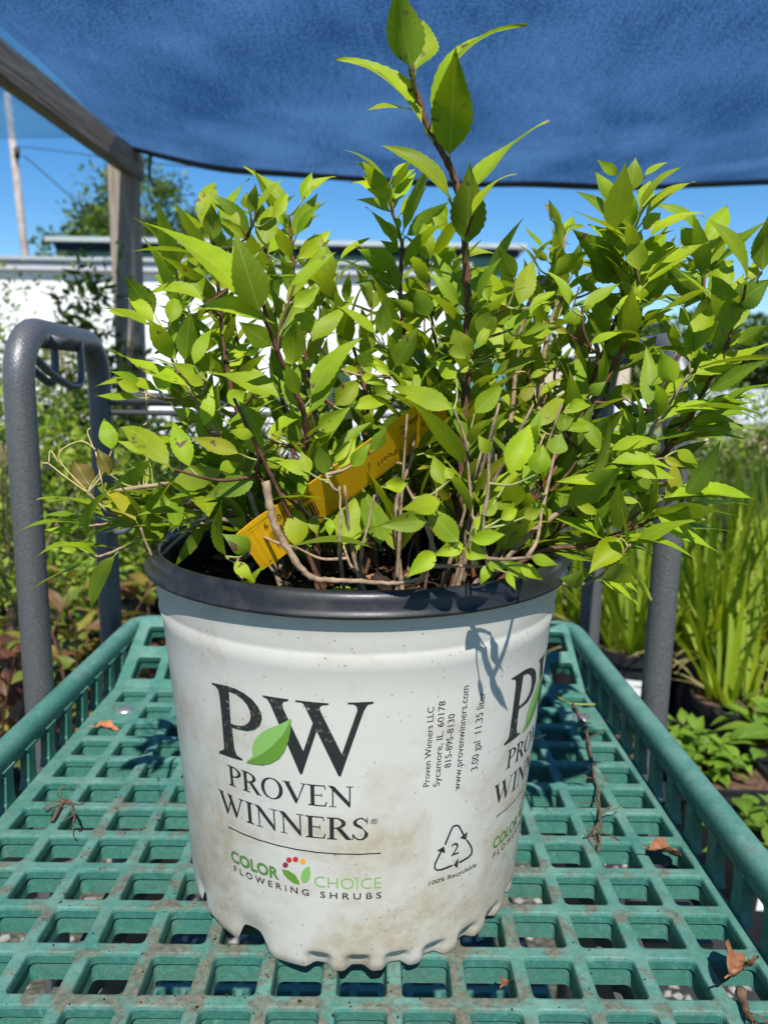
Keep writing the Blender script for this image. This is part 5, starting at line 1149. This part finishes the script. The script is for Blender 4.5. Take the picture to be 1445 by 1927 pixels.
def strap_plant(label, base, seed, n, H, pr=.125, ph=.26, sticker=None, spread=.8):
    rr = random.Random(seed); base = Vector(base); t_ = thing('strap_leaf_plant', label, 'potted plant', tuple(base), 'strap leaved plants in black pots'); inv = t_.matrix_world.inverted()
    b = MB(); b.lathe([(pr * .80, 0), (pr * .97, ph * .86), (pr * 1.05, ph * .87), (pr * 1.06, ph), (pr * .98, ph), (pr * .96, ph * .92)], 32, tuple(base)); b.build('pot_body', M['potblack'], t_, smooth=True, auto=40)
    b = MB(); b.lathe([(pr * .96, ph * .92), (pr * .5, ph * .95), (0.001, ph * .96)], 24, tuple(base)); b.build('bark_mulch', M['bark'], t_)
    if sticker:
        dv = (Vector((0, 0, 0)) - base); dv.z = 0; a0 = math.atan2(dv.y, dv.x) + sticker
        vs = []; fs = []; k_ = 10
        for i in range(k_ + 1):
            a = a0 + (i / k_ - .5) * .40
            for z_, r_ in ((ph * .50, pr * .918 + .0012), (ph * .70, pr * .951 + .0012)): vs.append(base + Vector((math.cos(a) * r_, math.sin(a) * r_, z_)))
        for i in range(k_): fs.append((i * 2, i * 2 + 2, i * 2 + 3, i * 2 + 1))
        b = MB(); b.add(vs, fs); st = b.build('white_sticker', M['white'], t_)
        b = MB()
        for q in range(9):
            a = a0 + (-.14 + q * .028); r_ = pr * .93 + .003; wq = .006 if q % 3 else .012
            b.add([base + Vector((math.cos(a + e) * (r_ + dz_ * .10), math.sin(a + e) * (r_ + dz_ * .10), ph * .545 + dz_)) for e, dz_ in ((0, 0), (wq, 0), (wq, .022), (0, .022))], [(0, 1, 2, 3)])
        b.build('sticker_bars', M['ink'], st); 
    for k in range(n):
        dry = rr.random() < .16; kk = 3 if dry else rr.randrange(3); m_ = BL[3 if dry else rr.choice((0, 0, 1, 1, 2, 4))][kk]
        o = obj('strap_leaf', m_, M['bgleaf'], t_); r_ = pr * .7 * math.sqrt(rr.random()); th = rr.uniform(0, 6.28)
        o.location = (math.cos(th) * r_, math.sin(th) * r_, ph * .93); h_ = H * rr.uniform(.55, 1.1) * (.55 if dry else 1)
        if dry: m2 = (Matrix.Rotation(th, 4, 'Z') @ Matrix.Rotation(rr.uniform(.9, 1.4), 4, 'Y'))
        else: m2 = (Matrix.Rotation(th + rr.uniform(-.8, .8), 4, 'Z') @ Matrix.Rotation(rr.uniform(0, spread), 4, 'Y'))
        o.rotation_euler = m2.to_euler(); o.scale = (h_, rr.uniform(.75, 1.2), h_)
    return t_
strap_plant('strap leaved potted plant just right of the back right handle post', at(1185, 2.26), 401, 74, .64, sticker=.05)
strap_plant('strap leaved potted plant with white sticker right of the near right handle post', at(1325, 2.22), 402, 84, .68, sticker=-.1)
strap_plant('strap leaved potted plant at the right edge of the photo', at(1450, 2.24), 403, 80, .74, sticker=.2)
strap_plant('short strap leaved potted plant spilling over in front of the stickered pot on the right', at(1385, 1.98), 408, 44, .42, ph=.20)
strap_plant('strap leaved potted plant hidden behind the right shelf corner', at(1085, 2.55), 404, 60, .50)
strap_plant('strap leaved potted plant in the second row between the right posts', at(1250, 2.62), 405, 60, .66)
strap_plant('strap leaved potted plant in the second row behind the stickered pot', at(1375, 2.62), 406, 64, .68)
strap_plant('strap leaved potted plant in the second row at the right edge', at(1490, 2.66), 407, 60, .72)
# ---- low pots beside the shelf on the right
def low_pot(label, base, pr, ph, seed, cols, nl, L, sticker=None, tilt=0.0, group=None):
    rr = random.Random(seed); base = Vector(base); t_ = thing('low_plant_pot', label, 'potted plant', tuple(base), group)
    def sq(h): return [(-h, -h), (h, -h), (h, h), (-h, h)]
    b = MB(); lv = [(pr * .78, 0), (pr * .96, ph * .86), (pr * 1.04, ph * .865), (pr * 1.05, ph), (pr * .97, ph), (pr * .94, ph * .9)]
    for h_, z_ in lv: b.v += [tuple(base + Vector((x, y, z_))) for x, y in sq(h_)]
    for i in range(len(lv) - 1):
        for k in range(4): b.f.append((i * 4 + k, i * 4 + (k + 1) % 4, i * 4 + 4 + (k + 1) % 4, i * 4 + 4 + k))
    b.build('pot_body', M['potblack'], t_)
    b = MB(); b.add([base + Vector((x, y, ph * .9)) for x, y in sq(pr * .94)], [(0, 1, 2, 3)]); b.build('soil', M['bark'], t_)
    if sticker:
        w_, z_ = sticker; b = MB(); b.add([base + Vector((x, -pr * (.78 + .18 * zz / (ph * .86)) - .0015, zz)) for x, zz in ((-w_, z_), (w_, z_), (w_, z_ + .055), (-w_, z_ + .055))], [(0, 1, 2, 3)]); st = b.build('white_sticker', M['white'], t_)
        b = MB(); r2 = random.Random(seed)
        for q in range(12): x = -w_ * .8 + q * w_ * .11; b.add([base + Vector((xx, -pr * (.78 + .18 * zz / (ph * .86)) - .0026, zz)) for xx, zz in ((x, z_ + .018), (x + w_ * r2.choice((.03, .06)), z_ + .018), (x + w_ * r2.choice((.03, .06)), z_ + .045), (x, z_ + .045))], [(0, 1, 2, 3)])
        b.build('sticker_bars', M['ink'], st)
    for k in range(nl):
        c = rr.choice(cols); p = base + Vector((rr.uniform(-1, 1) * pr * .7, rr.uniform(-1, 1) * pr * .7, ph * .9 + rr.uniform(0, .06))); a = rr.uniform(0, 6.28); l_ = L * rr.uniform(.6, 1.2)
        q = p + Vector((math.cos(a) * l_, math.sin(a) * l_, l_ * rr.uniform(-.3, .6)))
        vs, fs, uv = leaf_mesh(p, q, l_ * .55, Vector((rr.uniform(-.3, .3), rr.uniform(-.3, .3), 1)), .1, .1, rows=8, teeth=False)
        obj('leaf', mesh_from(vs, fs, uv, [(*c, 1)] * len(vs), 'leaf', t_.matrix_world.inverted()), M['bgleaf'], t_)
    return t_
low_pot('square black pot of small round leaves below the right handle post', at(1335, 1.66), .115, .17, 501, [(0.20, 0.33, 0.03), (0.14, 0.25, 0.03)], 80, .055, (.05, .07))
low_pot('square black pot with white sticker at the right edge below the shelf rim', at(1440, 1.36), .115, .19, 502, [(0.15, 0.25, 0.03)], 40, .07, (.07, .09))
low_pot('square black pot of broad green leaves at the right edge', at(1455, 1.80), .12, .20, 503, [(0.14, 0.25, 0.03), (0.22, 0.33, 0.04)], 70, .095)
low_pot('square black pot behind the stickered sapling pots on the right', at(1240, 1.78), .115, .17, 504, [(0.18, 0.28, 0.03)], 50, .06, (.05, .06))
# weed mat under the pots, a plank bench and flowering plants further back
wm = MB(); wm.add([(0.42, 0.9, .004), (4.0, 0.9, .004), (4.0, 5.0, .004), (0.42, 5.0, .004)], [(0, 1, 2, 3)]); tag(wm.build('weed_mat', simple('black_weed_mat', (0.03, 0.03, 0.032), 0.85, .2, 0, .3, 60)), kind='structure')
def flowering(label, base, seed, mat, h=.75):
    t_ = bush('flowering_plant', label, 'flowering plant', base, h, .30, seed, .04, .45, G3, 40, 28, pot=(.14, .22)); rr = random.Random(seed)
    for k in range(22):
        a = rr.uniform(0, 6.28); r_ = .30 * math.sqrt(rr.random()); c = Vector(base) + Vector((math.cos(a) * r_, math.sin(a) * r_, h * rr.uniform(.7, 1.02))); b = MB()
        for q in range(26):
            d = Vector((rr.gauss(0, 1), rr.gauss(0, 1), rr.gauss(0, 1) + .3)).normalized(); s_ = d.orthogonal().normalized(); u_ = d.cross(s_); p = c + d * .03; e = .014
            b.add([p + s_ * e, p + u_ * e, p - s_ * e, p - u_ * e], [(0, 1, 2, 3)])
        o = b.build('flower_head', mat, t_); o['kind'] = 'stuff'
flowering('peach flowering plant behind the strap leaved plants', at(1375, 4.7), 601, M['flower'], .86)
flowering('cream flowering plant right of the near right handle post', at(1290, 4.6), 602, M['cream'], .84)
flowering('cream and pale flowering plant at the right edge', at(1460, 4.5), 603, M['cream'], .80)
BN = thing('plank_bench', 'long grey plank display bench behind the right hand plants', 'bench', (2.6, 5.6, 0))
for k in range(3):
    b = MB(); b.box((2.9, 5.4 + .16 * k, .80), (3.6, .14, .035)); b.build('plank', M['concrete'], BN)
for x in (1.2, 2.9, 4.6):
    for y in (5.36, 5.76): b = MB(); b.box((x, y, .39), (.07, .07, .78)); b.build('leg', M['wood'], BN)
# gravel under the cart
gr = MB(); rg = random.Random(77)
for _ in range(1500):
    c = Vector((rg.uniform(-.9, .9), rg.uniform(.5, 1.7), .004)); s_ = rg.uniform(.005, .014); m_ = Matrix.Rotation(rg.uniform(0, 6), 3, 'Z')
    gr.add([c + m_ @ Vector((a * s_ * rg.uniform(.7, 1.4), b * s_ * rg.uniform(.6, 1.2), e * s_ * .7)) for a, b, e in ((1, 0, 0), (-1, 0, 0), (0, 1, 0), (0, -1, 0), (0, 0, 1), (0, 0, -1))], [(0, 2, 4), (2, 1, 4), (1, 3, 4), (3, 0, 4), (2, 0, 5), (1, 2, 5), (3, 1, 5), (0, 3, 5)])
tag(gr.build('gravel', M['stone']), 'loose grey gravel on the ground under the cart', 'gravel', kind='stuff')
